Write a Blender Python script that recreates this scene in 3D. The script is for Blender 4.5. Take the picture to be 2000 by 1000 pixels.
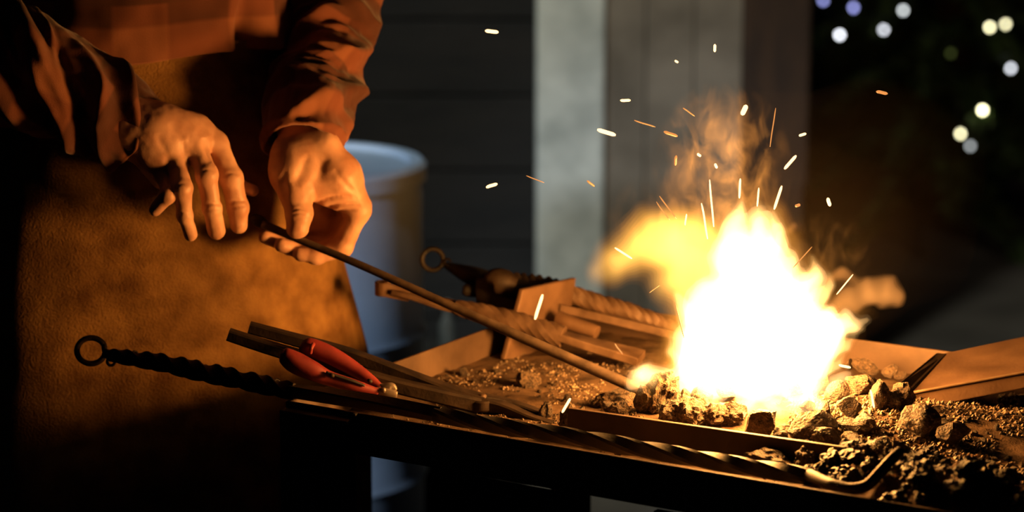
import bpy, math, random
import numpy as np
from mathutils import Vector, Matrix

for o in list(bpy.data.objects):
    bpy.data.objects.remove(o)
sc = bpy.context.scene
COL = sc.collection
rnd = random.Random(7)
nrnd = np.random.default_rng(11)

# ------------------------------------------------------------------ camera
CAMZ, PITCH, FPX = 1.56, math.radians(11.4), 2000 / 36 * 85
cam = bpy.data.objects.new('camera', bpy.data.cameras.new('camera'))
COL.objects.link(cam)
cam.location = (0, 0, CAMZ)
cam.rotation_euler = (math.pi / 2 - PITCH, 0, 0)
cam.data.lens, cam.data.sensor_width = 85, 36
cam.data.clip_end = 100
cam.data.dof.use_dof = True
cam.data.dof.focus_distance = 2.66
cam.data.dof.aperture_fstop = 3.7
sc.camera = cam

# ------------------------------------------------------------------ world, lamps, exposure
w = bpy.data.worlds.new('night'); sc.world = w; w.use_nodes = True
w.node_tree.nodes['Background'].inputs[0].default_value = (0.35, 0.5, 0.8, 1)
w.node_tree.nodes['Background'].inputs[1].default_value = 0.0035
sc.view_settings.view_transform = 'Standard'
sc.view_settings.look = 'None'
sc.view_settings.exposure = 0.0
sc.view_settings.gamma = 1.0
sc.view_settings.use_curve_mapping = False
sc.cycles.transparent_max_bounces = 96
sc.cycles.max_bounces = 5
sc.cycles.diffuse_bounces = 3
sc.cycles.volume_bounces = 0

def spot(name, loc, target, energy, color, size, blend, radius):
    l = bpy.data.lights.new(name, 'SPOT'); l.energy = energy; l.color = color
    l.spot_size = math.radians(size); l.spot_blend = blend; l.shadow_soft_size = radius
    o = bpy.data.objects.new(name, l); COL.objects.link(o); o.location = loc
    o.rotation_euler = (Vector(target) - Vector(loc)).to_track_quat('-Z', 'Y').to_euler()
    return o
# unseen spots added to light the barrel, pillar, walls and far ground
spot('added_spot_light', (-1.75, 2.1, 1.5), (-0.34, 4.4, 0.64), 210, (0.70, 0.83, 1.0), 24, 0.6, 0.12)
spot('added_spot_light', (-0.9, 2.9, 3.9), (0.46, 6.0, 0.35), 470, (0.88, 0.95, 0.86), 39, 0.9, 0.15)
spot('added_spot_light', (3.6, 5.2, 3.6), (1.9, 8.6, 0.2), 34, (1.0, 0.88, 0.74), 60, 1.0, 0.2)

# ------------------------------------------------------------------ geometry helpers
CAM = np.array([0, 0, CAMZ])
FW = np.array([0, math.cos(PITCH), -math.sin(PITCH)]); UP = np.array([0, math.sin(PITCH), math.cos(PITCH)])
def ray(px, py):
    return np.array([(px - 1000) / FPX, 0, 0]) + FW - UP * ((py - 500) / FPX)
def at(px, py, Y):
    d = ray(px, py); return CAM + d * (Y / d[1])
def onz(px, py, z):
    d = ray(px, py); return CAM + d * ((z - CAMZ) / d[2])
def m_px(Y):                       # metres per photo pixel at distance Y
    return Y * 1.02 / FPX
def smooth(a, b, x):
    t = np.clip((x - a) / (b - a), 0, 1); return t * t * (3 - 2 * t)

def _hash(i, j, k, seed):
    h = (i * 374761393 + j * 668265263 + k * 2147483647 + seed * 1274126177) & 0xFFFFFFFF
    h = ((h ^ (h >> 13)) * 1274126177) & 0xFFFFFFFF
    h = h ^ (h >> 16)
    return (h & 0xFFFF) / 32767.5 - 1.0
def vnoise(P, seed=0):
    P = np.asarray(P, float); f = np.floor(P).astype(np.int64); t = P - f; t = t * t * (3 - 2 * t)
    x, y, z = f[..., 0], f[..., 1], f[..., 2]; u, v, s = t[..., 0], t[..., 1], t[..., 2]
    r = 0
    for a in (0, 1):
        for b in (0, 1):
            for c in (0, 1):
                r = r + _hash(x + a, y + b, z + c, seed) * (u if a else 1 - u) * (v if b else 1 - v) * (s if c else 1 - s)
    return r
def fbm(P, seed=0, oct=3):
    P = np.asarray(P, float); r = 0; a = 1.0
    for i in range(oct):
        r = r + a * vnoise(P * 2 ** i + i * 17.3, seed + i); a *= .5
    return r

def tagit(o, label=None, cat=None, group=None, kind=None):
    if label: o['label'] = label
    if cat: o['category'] = cat
    if group: o['group'] = group
    if kind: o['kind'] = kind
    return o
def empty(name, loc, label=None, cat=None, group=None, kind=None):
    o = bpy.data.objects.new(name, None); COL.objects.link(o); o.location = tuple(loc); o.empty_display_size = .05
    return tagit(o, label, cat, group, kind)
def link(name, me, parent=None, **k):
    o = bpy.data.objects.new(name, me); COL.objects.link(o)
    if parent is not None:
        o.parent = parent
        M = Matrix.Identity(4); p = parent
        while p is not None:
            M = Matrix.LocRotScale(p.location, p.rotation_euler, p.scale) @ M; p = p.parent
        o.matrix_parent_inverse = M.inverted()
    return tagit(o, **k)
def mesh(name, verts, faces, mat, parent=None, smooth_=False, uv=None, **k):
    me = bpy.data.meshes.new(name)
    me.from_pydata([tuple(map(float, v)) for v in verts], [], [tuple(map(int, f)) for f in faces]); me.update()
    if uv is not None:
        ul = me.uv_layers.new(name='UVMap'); li = np.zeros(len(me.loops), np.int32)
        me.loops.foreach_get('vertex_index', li)
        ul.data.foreach_set('uv', np.asarray(uv, np.float32)[li].ravel())
    if mat: me.materials.append(mat)
    if smooth_: me.shade_smooth()
    return link(name, me, parent, **k)
def mod_bevel(o, wd, seg=2):
    b = o.modifiers.new('bevel', 'BEVEL'); b.width = wd; b.segments = seg; b.limit_method = 'ANGLE'; b.angle_limit = math.radians(40)
def hexa(a, b):
    """8 corner points: list a (4, bottom/back loop) and b (4, other loop)"""
    v = list(a) + list(b)
    return v, [(3, 2, 1, 0), (4, 5, 6, 7), (0, 1, 5, 4), (1, 2, 6, 5), (2, 3, 7, 6), (3, 0, 4, 7)]
def slab(name, pts, off, mat, parent=None, bev=.0008, **k):
    """flat plate: outline pts (n,3) extruded by the vector off"""
    pts = [np.array(p, float) for p in pts]; n = len(pts); off = np.array(off, float)
    v = pts + [p + off for p in pts]
    f = [tuple(range(n))[::-1], tuple(range(n, 2 * n))] + [(i, (i + 1) % n, n + (i + 1) % n, n + i) for i in range(n)]
    nrm = np.cross(pts[1] - pts[0], pts[2] - pts[1])
    if nrm @ off < 0: f = [t[::-1] for t in f]
    o = mesh(name, v, f, mat, parent, **k)
    if bev: mod_bevel(o, bev)
    return o
def box(name, c, s, mat, parent=None, ax=None, bev=0, **k):
    c = np.array(c, float); ax = np.eye(3) if ax is None else np.array(ax, float)
    q = [(-1, -1), (1, -1), (1, 1), (-1, 1)]
    a = [c + ax[0] * i * s[0] / 2 + ax[1] * j * s[1] / 2 - ax[2] * s[2] / 2 for i, j in q]
    b = [c + ax[0] * i * s[0] / 2 + ax[1] * j * s[1] / 2 + ax[2] * s[2] / 2 for i, j in q]
    v, f = hexa(a, b); o = mesh(name, v, f, mat, parent, **k)
    if bev: mod_bevel(o, bev)
    return o
def spline(ctrl, n):
    """Catmull-Rom through the rows of ctrl, n samples, spaced evenly per control span length"""
    c = np.asarray(ctrl, float); m = len(c)
    d = np.r_[0, np.cumsum(np.linalg.norm(np.diff(c[:, :3], axis=0), axis=1) + 1e-9)]
    t = np.linspace(0, d[-1], n); out = np.zeros((n, c.shape[1]))
    i = np.clip(np.searchsorted(d, t, side='right') - 1, 0, m - 2)
    u = ((t - d[i]) / (d[i + 1] - d[i]))[:, None]
    p1, p2 = c[i], c[i + 1]; i0 = np.clip(i - 1, 0, m - 1); i3 = np.clip(i + 2, 0, m - 1)
    def tan(a, b, e):
        return (c[b] - c[a]) / np.maximum(d[b] - d[a], 1e-9)[:, None] * (d[i + 1] - d[i])[:, None]
    m1 = tan(i0, i + 1, i); m2 = tan(i, i3, i)
    out = (2 * u**3 - 3 * u**2 + 1) * p1 + (u**3 - 2 * u**2 + u) * m1 + (-2 * u**3 + 3 * u**2) * p2 + (u**3 - u**2) * m2
    return out
def frames(p, ref):
    T = np.gradient(p, axis=0); T /= np.linalg.norm(T, axis=1)[:, None] + 1e-12
    ref = np.asarray(ref, float)
    N = ref - (T @ ref)[:, None] * T; N /= np.linalg.norm(N, axis=1)[:, None] + 1e-12
    B = np.cross(T, N); return T, N, B
def sweep(name, p, sec, mat, parent=None, ref=(0, -1, 0), smooth_=True, caps=True, close=False, uv=None, **k):
    """p (n,3) path; sec (n,m,2) cross-section offsets along N and B"""
    p = np.asarray(p, float); n, m = sec.shape[:2]
    if close:
        pp = np.vstack([p[-2:-1], p, p[1:2]]); T, N, B = [q[1:-1] for q in frames(pp, ref)]
    else:
        T, N, B = frames(p, ref)
    V = p[:, None] + sec[..., 0:1] * N[:, None] + sec[..., 1:2] * B[:, None]
    idx = np.arange(n * m).reshape(n, m); F = []
    for i in range(n - 1):
        a, b = idx[i], idx[i + 1]
        F += [(a[j], a[(j + 1) % m], b[(j + 1) % m], b[j]) for j in range(m)]
    if close:
        F += [(idx[-1][j], idx[-1][(j + 1) % m], idx[0][(j + 1) % m], idx[0][j]) for j in range(m)]
    elif caps:
        F += [tuple(idx[0][::-1]), tuple(idx[-1])]
    o = mesh(name, V.reshape(-1, 3), F, mat, parent, smooth_, uv, **k)
    return o
def circ(r, m=16, rot=0, e=1.0):
    a = np.linspace(0, 2 * np.pi, m, endpoint=False) + rot
    return np.stack([r * np.cos(a), r * e * np.sin(a)], -1)
def rect(a, b, rot=0, ch=.22):
    c = min(a, b) * ch
    q = np.array([(a - c, -b), (a, -b + c), (a, b - c), (a - c, b), (-a + c, b), (-a, b - c), (-a, -b + c), (-a + c, -b)])
    R = np.array([[math.cos(rot), math.sin(rot)], [-math.sin(rot), math.cos(rot)]]); return q @ R
def rod(name, ctrl, mat, n=60, m=14, parent=None, **k):
    """round bar: ctrl rows x,y,z,r"""
    s = spline(ctrl, n); return sweep(name, s[:, :3], np.array([circ(r, m) for r in s[:, 3]]), mat, parent, **k)
def PR(l, dY=0):
    """rows (px,py,Y,r px) -> x,y,z,r metres"""
    return np.array([list(at(a, b, Y + dY)) + [r * m_px(Y)] for a, b, Y, r in l])
def ring(name, c, R, r, ax1, ax2, mat, parent, n=40, m=10, a0=0, a1=2 * math.pi, **k):
    a = np.linspace(a0, a1, n, endpoint=abs(a1 - a0 - 2 * math.pi) > 1e-6)
    ax1, ax2 = np.array(ax1, float), np.array(ax2, float); p = c + R * (np.cos(a)[:, None] * ax1 + np.sin(a)[:, None] * ax2)
    return sweep(name, p, np.array([circ(r, m)] * n), mat, parent, ref=np.cross(ax1, ax2), close=abs(a1 - a0 - 2 * math.pi) < 1e-6, **k)

def surfnet(F, org, h):
    s = F < 0
    cs = [s[a:s.shape[0] - 1 + a, b:s.shape[1] - 1 + b, c:s.shape[2] - 1 + c] for a in (0, 1) for b in (0, 1) for c in (0, 1)]
    tot = sum(c.astype(np.int8) for c in cs); act = (tot > 0) & (tot < 8)
    I = np.argwhere(act); ids = -np.ones(act.shape, np.int64); ids[act] = np.arange(len(I))
    acc = np.zeros((len(I), 3)); cnt = np.zeros(len(I))
    cor = np.array([(a, b, c) for a in (0, 1) for b in (0, 1) for c in (0, 1)])
    val = [F[I[:, 0] + c[0], I[:, 1] + c[1], I[:, 2] + c[2]] for c in cor]
    for a in range(8):
        for b in range(a + 1, 8):
            if np.abs(cor[a] - cor[b]).sum() != 1: continue
            cr = (val[a] < 0) != (val[b] < 0); t = np.where(cr, val[a] / np.where(cr, val[a] - val[b], 1), 0)
            acc += np.where(cr[:, None], cor[a] + t[:, None] * (cor[b] - cor[a]), 0); cnt += cr
    V = org + h * (I + acc / cnt[:, None]); Q = []
    for ax in range(3):
        sl0 = [slice(1, -1)] * 3; sl1 = [slice(1, -1)] * 3
        sl0[ax] = slice(0, -1); sl1[ax] = slice(1, None)
        a, b = s[tuple(sl0)], s[tuple(sl1)]; E = np.argwhere(a != b); flip = ~a[a != b]
        full = E.copy(); o1, o2 = (ax + 1) % 3, (ax + 2) % 3; full[:, o1] += 1; full[:, o2] += 1
        def cid(d1, d2):
            q = full.copy(); q[:, o1] += d1; q[:, o2] += d2; return ids[q[:, 0], q[:, 1], q[:, 2]]
        q = np.stack([cid(-1, -1), cid(0, -1), cid(0, 0), cid(-1, 0)], 1)
        q[flip] = q[flip][:, ::-1]; Q.append(q)
    return V, np.vstack(Q)
def grid(lo, hi, h):
    n = np.ceil((np.array(hi) - lo) / h).astype(int) + 1
    ax = [lo[i] + h * np.arange(n[i]) for i in range(3)]
    return np.stack(np.meshgrid(*ax, indexing='ij'), -1).astype(np.float32)
def cone(P, a, b, ra, rb):
    a, b = np.asarray(a, np.float32), np.asarray(b, np.float32); d = b - a
    t = np.clip(((P - a) @ d) / (d @ d + 1e-12), 0, 1)
    return np.linalg.norm(P - a - t[..., None] * d, axis=-1) - (ra + (rb - ra) * t)
def smin(a, b, k):
    h = np.maximum(k - np.abs(a - b), 0) / k; return np.minimum(a, b) - h * h * k * .25

# ------------------------------------------------------------------ materials
def newmat(name):
    m = bpy.data.materials.new(name); m.use_nodes = True
    return m, m.node_tree, m.node_tree.nodes['Principled BSDF']
def nmat(name, c1, c2, scale=20, rough=.7, metal=0, bump=.3, bscale=None, bdist=.002, stretch=(1, 1, 1), lo=.35, hi=.65, spec=.5, detail=6, rvar=0, coords='Object'):
    m, t, b = newmat(name); N = t.nodes; L = t.links
    tc = N.new('ShaderNodeTexCoord'); mp = N.new('ShaderNodeMapping'); mp.inputs['Scale'].default_value = stretch
    L.new(tc.outputs[coords], mp.inputs[0])
    n1 = N.new('ShaderNodeTexNoise'); n1.inputs['Scale'].default_value = scale; n1.inputs['Detail'].default_value = detail; L.new(mp.outputs[0], n1.inputs['Vector'])
    r = N.new('ShaderNodeValToRGB'); r.color_ramp.elements[0].color = (*c1, 1); r.color_ramp.elements[1].color = (*c2, 1)
    r.color_ramp.elements[0].position = lo; r.color_ramp.elements[1].position = hi
    L.new(n1.outputs[0], r.inputs[0]); L.new(r.outputs[0], b.inputs['Base Color'])
    b.inputs['Roughness'].default_value = rough; b.inputs['Metallic'].default_value = metal; b.inputs['Specular IOR Level'].default_value = spec
    if rvar:
        mr = N.new('ShaderNodeMapRange'); mr.inputs[3].default_value = rough - rvar; mr.inputs[4].default_value = rough + rvar
        L.new(n1.outputs[0], mr.inputs[0]); L.new(mr.outputs[0], b.inputs['Roughness'])
    if bump:
        n2 = N.new('ShaderNodeTexNoise'); n2.inputs['Scale'].default_value = bscale or scale * 4; n2.inputs['Detail'].default_value = 5; L.new(mp.outputs[0], n2.inputs['Vector'])
        bp = N.new('ShaderNodeBump'); bp.inputs['Strength'].default_value = bump; bp.inputs['Distance'].default_value = bdist
        L.new(n2.outputs[0], bp.inputs['Height']); L.new(bp.outputs[0], b.inputs['Normal'])
    return m
M = {}
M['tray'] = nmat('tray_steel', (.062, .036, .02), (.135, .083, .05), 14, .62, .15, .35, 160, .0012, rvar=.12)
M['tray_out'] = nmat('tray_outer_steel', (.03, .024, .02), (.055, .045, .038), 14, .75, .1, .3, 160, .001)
M['plate'] = nmat('scaled_plate_steel', (.09, .049, .026), (.175, .102, .058), 18, .6, .15, .4, 220, .001, rvar=.1)
M['tool'] = nmat('forged_black_steel', (.012, .0075, .005), (.034, .021, .013), 40, .62, 0, .5, 300, .0008, rvar=.12, spec=.22)
M['tool_brown'] = nmat('forged_brown_steel', (.075, .043, .024), (.16, .098, .06), 40, .55, .2, .5, 260, .0008, rvar=.12)
M['tool_shaded'] = nmat('shaded_black_steel', (.006, .005, .004), (.018, .013, .010), 40, .6, .1, .5, 300, .0008, rvar=.12)  # darker copy of tool: shade on ring poker, clamp and shank in its colour
M['rod'] = nmat('mill_scale_rod', (.042, .028, .019), (.095, .064, .043), 60, .52, .1, .35, 300, .0006, rvar=.1, spec=.35)
M['ash'] = nmat('ash_dust', (.055, .032, .017), (.15, .092, .052), 30, .95, 0, .8, 420, .0015, spec=.2)
M['gravel'] = nmat('cinder_grit', (.04, .028, .018), (.34, .24, .15), 90, .6, 0, .3, 500, .0008)
M['coal'] = nmat('coal_lump', (.03, .02, .013), (.15, .098, .058), 3.5, .5, 0, 1.0, 9, .004, rvar=.2)
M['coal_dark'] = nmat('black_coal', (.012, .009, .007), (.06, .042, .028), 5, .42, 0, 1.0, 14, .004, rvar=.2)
M['clinker'] = nmat('clinker', (.03, .019, .012), (.22, .145, .085), 5, .6, 0, 1.0, 14, .004, rvar=.2)
M['red'] = nmat('red_grip', (.11, .010, .011), (.25, .026, .024), 26, .55, 0, .25, 160, .0006, rvar=.15, lo=.3, hi=.6)
M['chrome'] = nmat('worn_plier_steel', (.2, .16, .13), (.36, .3, .25), 60, .5, .6, .2, 200, .0004)
M['skin'] = nmat('skin', (.42, .20, .12), (.68, .40, .265), 34, .48, 0, .35, 420, .0006, lo=.25, hi=.7, spec=.45)
M['nail'] = nmat('nail', (.5, .3, .22), (.58, .37, .28), 30, .3, 0, 0)
M['leather'] = nmat('suede_leather', (.12, .056, .016), (.33, .18, .056), 26, .92, 0, .8, 330, .002, lo=.28, hi=.72, spec=.15, detail=12)
M['trouser'] = nmat('dark_trouser_cloth', (.015, .014, .014), (.03, .028, .027), 60, .95, 0, .3, 500, .001)
M['boot'] = nmat('boot_leather', (.015, .011, .009), (.03, .022, .018), 30, .6, 0, .3, 200, .001)

def plaid():
    m, t, b = newmat('plaid_flannel'); N = t.nodes; L = t.links
    uv = N.new('ShaderNodeUVMap'); uv.uv_map = 'UVMap'; sp = N.new('ShaderNodeSeparateXYZ'); L.new(uv.outputs[0], sp.inputs[0])
    nz = N.new('ShaderNodeTexNoise'); nz.inputs['Scale'].default_value = 9
    def band(out, period, lo, hi):
        a = N.new('ShaderNodeMath'); a.operation = 'DIVIDE'; L.new(out, a.inputs[0]); a.inputs[1].default_value = period
        f = N.new('ShaderNodeMath'); f.operation = 'FRACT'; L.new(a.outputs[0], f.inputs[0])
        g = N.new('ShaderNodeMath'); g.operation = 'SUBTRACT'; L.new(f.outputs[0], g.inputs[0]); g.inputs[1].default_value = .5
        h = N.new('ShaderNodeMath'); h.operation = 'ABSOLUTE'; L.new(g.outputs[0], h.inputs[0])
        r = N.new('ShaderNodeMapRange'); L.new(h.outputs[0], r.inputs[0]); r.inputs[1].default_value = lo; r.inputs[2].default_value = hi
        r.interpolation_type = 'SMOOTHSTEP'; return r.outputs[0]
    b1 = band(sp.outputs[0], .13, .20, .25); b2 = band(sp.outputs[1], .13, .20, .25); b5 = band(sp.outputs[1], .13, .40, .43)
    def mix(fac, c1, c2):
        x = N.new('ShaderNodeMix'); x.data_type = 'RGBA'; L.new(fac, x.inputs[0])
        for i, c in ((6, c1), (7, c2)):
            if isinstance(c, tuple): x.inputs[i].default_value = (*c, 1)
            else: L.new(c, x.inputs[i])
        return x.outputs[2]
    c = mix(b1, (.235, .095, .052), (.17, .062, .036))
    c2 = mix(b1, (.16, .058, .034), (.085, .032, .021))
    c = mix(b2, c, c2)
    c = mix(b5, c, (.075, .03, .02))
    L.new(c, b.inputs['Base Color']); b.inputs['Roughness'].default_value = .95; b.inputs['Specular IOR Level'].default_value = .1
    b.inputs['Sheen Weight'].default_value = .15
    n2 = N.new('ShaderNodeTexNoise'); n2.inputs['Scale'].default_value = 700; L.new(uv.outputs[0], n2.inputs['Vector'])
    bp = N.new('ShaderNodeBump'); bp.inputs['Strength'].default_value = .4; bp.inputs['Distance'].default_value = .001
    L.new(n2.outputs[0], bp.inputs['Height']); L.new(bp.outputs[0], b.inputs['Normal'])
    return m
M['plaid'] = plaid()
def emis(name, color, strength):
    m, t, b = newmat(name); b.inputs['Base Color'].default_value = (0, 0, 0, 1)
    b.inputs['Emission Color'].default_value = (*color, 1); b.inputs['Emission Strength'].default_value = strength; return m
def volem(name, color, strength):
    m = bpy.data.materials.new(name); m.use_nodes = True; t = m.node_tree; t.nodes.clear()
    o = t.nodes.new('ShaderNodeOutputMaterial'); e = t.nodes.new('ShaderNodeEmission')
    e.inputs[0].default_value = (*color, 1); e.inputs[1].default_value = strength; t.links.new(e.outputs[0], o.inputs['Volume']); return m
# background
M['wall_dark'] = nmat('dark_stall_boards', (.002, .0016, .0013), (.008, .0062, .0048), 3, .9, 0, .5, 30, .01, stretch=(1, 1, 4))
M['wall_grey'] = nmat('grey_stall_panel', (.105, .085, .062), (.20, .165, .125), 5, .9, 0, .4, 30, .006)
M['pillar'] = nmat('pale_weathered_paint', (.34, .36, .33), (.56, .58, .53), 8, .85, 0, .4, 40, .004)
M['post_brown'] = nmat('dark_brown_timber', (.022, .009, .003), (.042, .018, .006), 6, .85, 0, .5, 40, .004, stretch=(4, 4, 1))
M['drum'] = nmat('pale_blue_plastic', (.26, .34, .46), (.36, .45, .58), 5, .5, 0, .15, 40, .003)
M['glass'] = nmat('pale_glass', (.08, .09, .09), (.14, .15, .15), 20, .4, 0, 0)
M['ground'] = nmat('paving', (.045, .034, .024), (.10, .08, .06), 3, .9, 0, .5, 30, .01)
M['needle'] = nmat('fir_needles', (.03, .06, .012), (.08, .14, .035), 12, .7, 0, 0)
M['bark'] = nmat('bark', (.03, .02, .012), (.07, .05, .03), 12, .9, 0, .6, 40, .01)
M['wire'] = nmat('dark_wire', (.01, .02, .01), (.02, .03, .02), 12, .6, 0, 0)

# ------------------------------------------------------------------ the setting
def ground():
    xs = np.linspace(-7, 9, 9); v = [(-9, -2, 0), (11, -2, 0), (11, 24, 0), (-9, 24, 0)]
    mesh('floor', v, [(0, 1, 2, 3)], M['ground'], kind='structure', label='dim grey paved ground of the square behind the forge')
ground()
WY = 6.0
def bgx(px, Y): return (px - 1000) / FPX * Y * math.cos(PITCH)       # about right near mid height
x0, x1, x2, x3, x4 = [at(p, 300, WY)[0] for p in (380, 1046, 1178, 1440, 1570)]
wl = empty('wall_back', ((x0 + x1) / 2 - .8, WY, 0), 'dark horizontally boarded stall wall left of the pale pillar', None, None, 'structure')
nb = 11
for i in range(nb):
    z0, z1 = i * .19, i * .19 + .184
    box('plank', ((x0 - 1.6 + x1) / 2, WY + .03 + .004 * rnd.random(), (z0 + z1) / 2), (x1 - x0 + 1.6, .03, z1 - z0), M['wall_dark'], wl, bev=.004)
wr = empty('wall_right', ((x2 + x3) / 2, WY, 0), 'grey panelled stall wall right of the pale pillar', None, None, 'structure')
for i in range(3):
    xa, xb = x2 - .02 + (x3 - x2 + .02) * i / 3, x2 - .02 + (x3 - x2 + .02) * (i + 1) / 3
    box('panel', ((xa + xb) / 2, WY - .08, 1.05), (xb - xa - .002, .03, 2.1), M['wall_grey'], wr, bev=.003)
pl = empty('pillar', ((x1 + x2) / 2, WY - .02, 0), 'pale weathered pillar standing between the dark and grey walls', 'pillar')
box('shaft', ((x1 + x2) / 2, WY - .04, 1.1), (x2 - x1, .16, 2.2), M['pillar'], pl, bev=.012)
box('foot', ((x1 + x2) / 2, WY - .04, .06), (x2 - x1 + .05, .2, .12), M['pillar'], pl, bev=.01)
pb = empty('timber_post', ((x3 + x4) / 2, WY, 0), 'dark brown timber post behind the flames, right of the grey wall', 'post')
box('shaft', ((x3 + x4) / 2 , WY - .02, 1.1), (x4 - x3, .16, 2.2), M['post_brown'], pb, bev=.01)
box('brace', ((x3 + x4) / 2, WY - .115, .5), (x4 - x3 - .03, .03, .12), M['post_brown'], pb, bev=.004)

# drum
def lathe(name, c, prof, mat, parent, n=64, **k):
    V, F = [], []
    for r, z in prof:
        for j in range(n):
            a = 2 * math.pi * j / n; V.append((c[0] + r * math.cos(a), c[1] + r * math.sin(a), c[2] + z))
    m = len(prof)
    for i in range(m - 1):
        for j in range(n):
            F.append((i * n + j, i * n + (j + 1) % n, (i + 1) * n + (j + 1) % n, (i + 1) * n + j))
    F.append(tuple(range(n))[::-1]); F.append(tuple(range((m - 1) * n, m * n)))
    o = mesh(name, V, F, mat, parent, True, **k); o.data.set_sharp_from_angle(angle=math.radians(35)); return o
DY = 4.4
dc = at(575, 320, DY); dc[2] = 0
top = at(700, 312, DY)[2]
dr = empty('barrel', dc, 'pale blue plastic barrel standing on the ground behind the blacksmith', 'barrel')
R_ = .235
lathe('body', dc, [(R_ - .02, 0), (R_, .02), (R_, .25), (R_ + .008, .265), (R_, .28), (R_, .52), (R_ + .008, .535), (R_, .55), (R_, top - .06), (R_ - .006, top - .03)], M['drum'], dr)
lathe('lid', dc, [(R_ + .008, top - .035), (R_ + .008, top - .008), (R_, top), (R_ - .02, top), (R_ - .026, top - .01), (0.001, top - .008)], M['drum'], dr)
# small pale bottle further back
bp_ = onz(873, 700, 0.0); bp_ = at(873, 640, 5.0); bz = bp_[2]
bo = empty('bottle', (bp_[0], bp_[1], 0), 'small pale bottle standing beyond the left tray wall', 'bottle')
lathe('stump', (bp_[0], bp_[1], 0), [(.10, 0), (.10, bz - .05), (.095, bz - .045)], M['wall_dark'], None, 16, label='dark round stump carrying the small pale bottle', cat='stump')
lathe('glass', (bp_[0], bp_[1], bz - .045), [(.014, 0), (.017, .004), (.017, .055), (.007, .072), (.007, .09)], M['glass'], bo, 16)
lathe('cap', (bp_[0], bp_[1], bz + .045), [(.008, 0), (.008, .01), (.006, .012)], M['pillar'], bo, 12)

# ------------------------------------------------------------------ forge tray
ZR, ZF = .87, .832
P0 = onz(557, 783, ZR); P1 = onz(1850, 1000, ZR); P2 = onz(950, 640, ZR)
U = (P1 - P0); U /= np.linalg.norm(U)
Vd = np.array([-U[1], U[0], 0.])
Z = np.array([0, 0, 1.])
LU, LV = 1.45, float((onz(1112, 588, ZR) - P0) @ Vd)
forge = empty('forge_tray', (P0 + U * LU / 2 + Vd * LV / 2) * np.array([1, 1, 0]), 'sheet steel forge tray on legs, strewn with ash and coals', 'forge')
TH = .004
def tp(u, v, z): return P0 * np.array([1, 1, 0]) + U * u + Vd * v + Z * z
ax = (U, Vd, Z)
box('pan_floor', tp(LU / 2, LV / 2, ZF - .006), (LU - .002, LV - .002, .006), M['tray'], forge, ax)
HB = ZR - .047
box('side_panel', tp(LU / 2, TH / 2, (ZR + HB) / 2), (LU, TH, ZR - HB), M['tray'], forge, ax, .0012)
box('side_panel', tp(TH / 2, LV / 2, (ZR + HB) / 2), (TH, LV - 2 * TH, ZR - HB), M['tray'], forge, ax, .0012)
box('side_panel', tp(LU / 2, LV - TH / 2, (ZR + HB) / 2), (LU, TH, ZR - HB), M['tray'], forge, ax, .0012)
box('side_panel', tp(LU - TH / 2, LV / 2, (ZR + HB) / 2), (TH, LV - 2 * TH, ZR - HB), M['tray'], forge, ax, .0012)
def u_of(px, y): return float((onz(px, y, ZR - .02) - P0) @ U)
ul = u_of(722, 830)
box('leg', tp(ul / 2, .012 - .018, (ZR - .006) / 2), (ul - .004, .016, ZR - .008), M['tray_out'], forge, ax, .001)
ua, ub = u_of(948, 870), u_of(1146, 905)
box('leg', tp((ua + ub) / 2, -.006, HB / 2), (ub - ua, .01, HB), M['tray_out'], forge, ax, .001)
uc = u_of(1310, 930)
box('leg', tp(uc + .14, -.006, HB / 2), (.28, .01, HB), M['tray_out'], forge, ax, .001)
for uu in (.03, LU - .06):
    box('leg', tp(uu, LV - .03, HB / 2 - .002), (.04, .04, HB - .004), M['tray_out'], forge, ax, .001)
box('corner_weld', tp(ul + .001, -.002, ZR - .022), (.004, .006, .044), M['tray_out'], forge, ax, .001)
# firepot front plate
ZP = .869
A = onz(1108, 797, ZP); B = onz(1650, 874, ZP); D = B - A; LP = np.linalg.norm(D); D /= LP; Nf = np.array([-D[1], D[0], 0])
slab('firepot_plate', [A, B, B - Z * (ZP - ZF), A - Z * (ZP - ZF)], Nf * .006, M['tray'], forge, .001)
FC = onz(1455, 775, .86)          # middle of the fire pot
HC = onz(1800, 935, .87)          # dark heap, front right
LC = onz(1185, 785, .86)
RC = onz(1720, 800, .86)
def bed(x, y):
    x = np.asarray(x, float); y = np.asarray(y, float)
    s = (x - A[0]) * Nf[0] + (y - A[1]) * Nf[1]; t = (x - A[0]) * D[0] + (y - A[1]) * D[1]
    P = np.stack([x * 22, y * 22, x * 0], -1)
    z = .835 + .0009 * fbm(P, 3, 3) + .0012 * fbm(P * 6, 5, 2)
    sel = np.where(t < LP - .10, smooth(.002, .012, s), smooth(-.05, .05, s)) * smooth(-.03, .03, t)
    g = lambda c, r, h: h * np.exp(-((x - c[0])**2 + (y - c[1])**2) / r**2)
    z = z + sel * (np.maximum(g(FC, .15, .030), g(RC, .16, .030)) + g(LC, .05, .006))
    fr = smooth(.0, .02, (x - P0[0]) * Vd[0] + (y - P0[1]) * Vd[1])
    uu = (x - P0[0]) * U[0] + (y - P0[1]) * U[1]
    z = z + fr * (g(HC, .09, .030) + g(onz(1640, 900, .86), .05, .014) + g(onz(1960, 960, .87), .10, .022)) * (1 + .35 * fbm(P * 3, 9, 3)) * smooth(.46, .56, uu)
    return z
def onbed(px, py, it=5):
    z = .845
    for _ in range(it):
        p = onz(px, py, z); z = float(bed(p[0], p[1]))
    p[2] = z; return p
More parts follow.
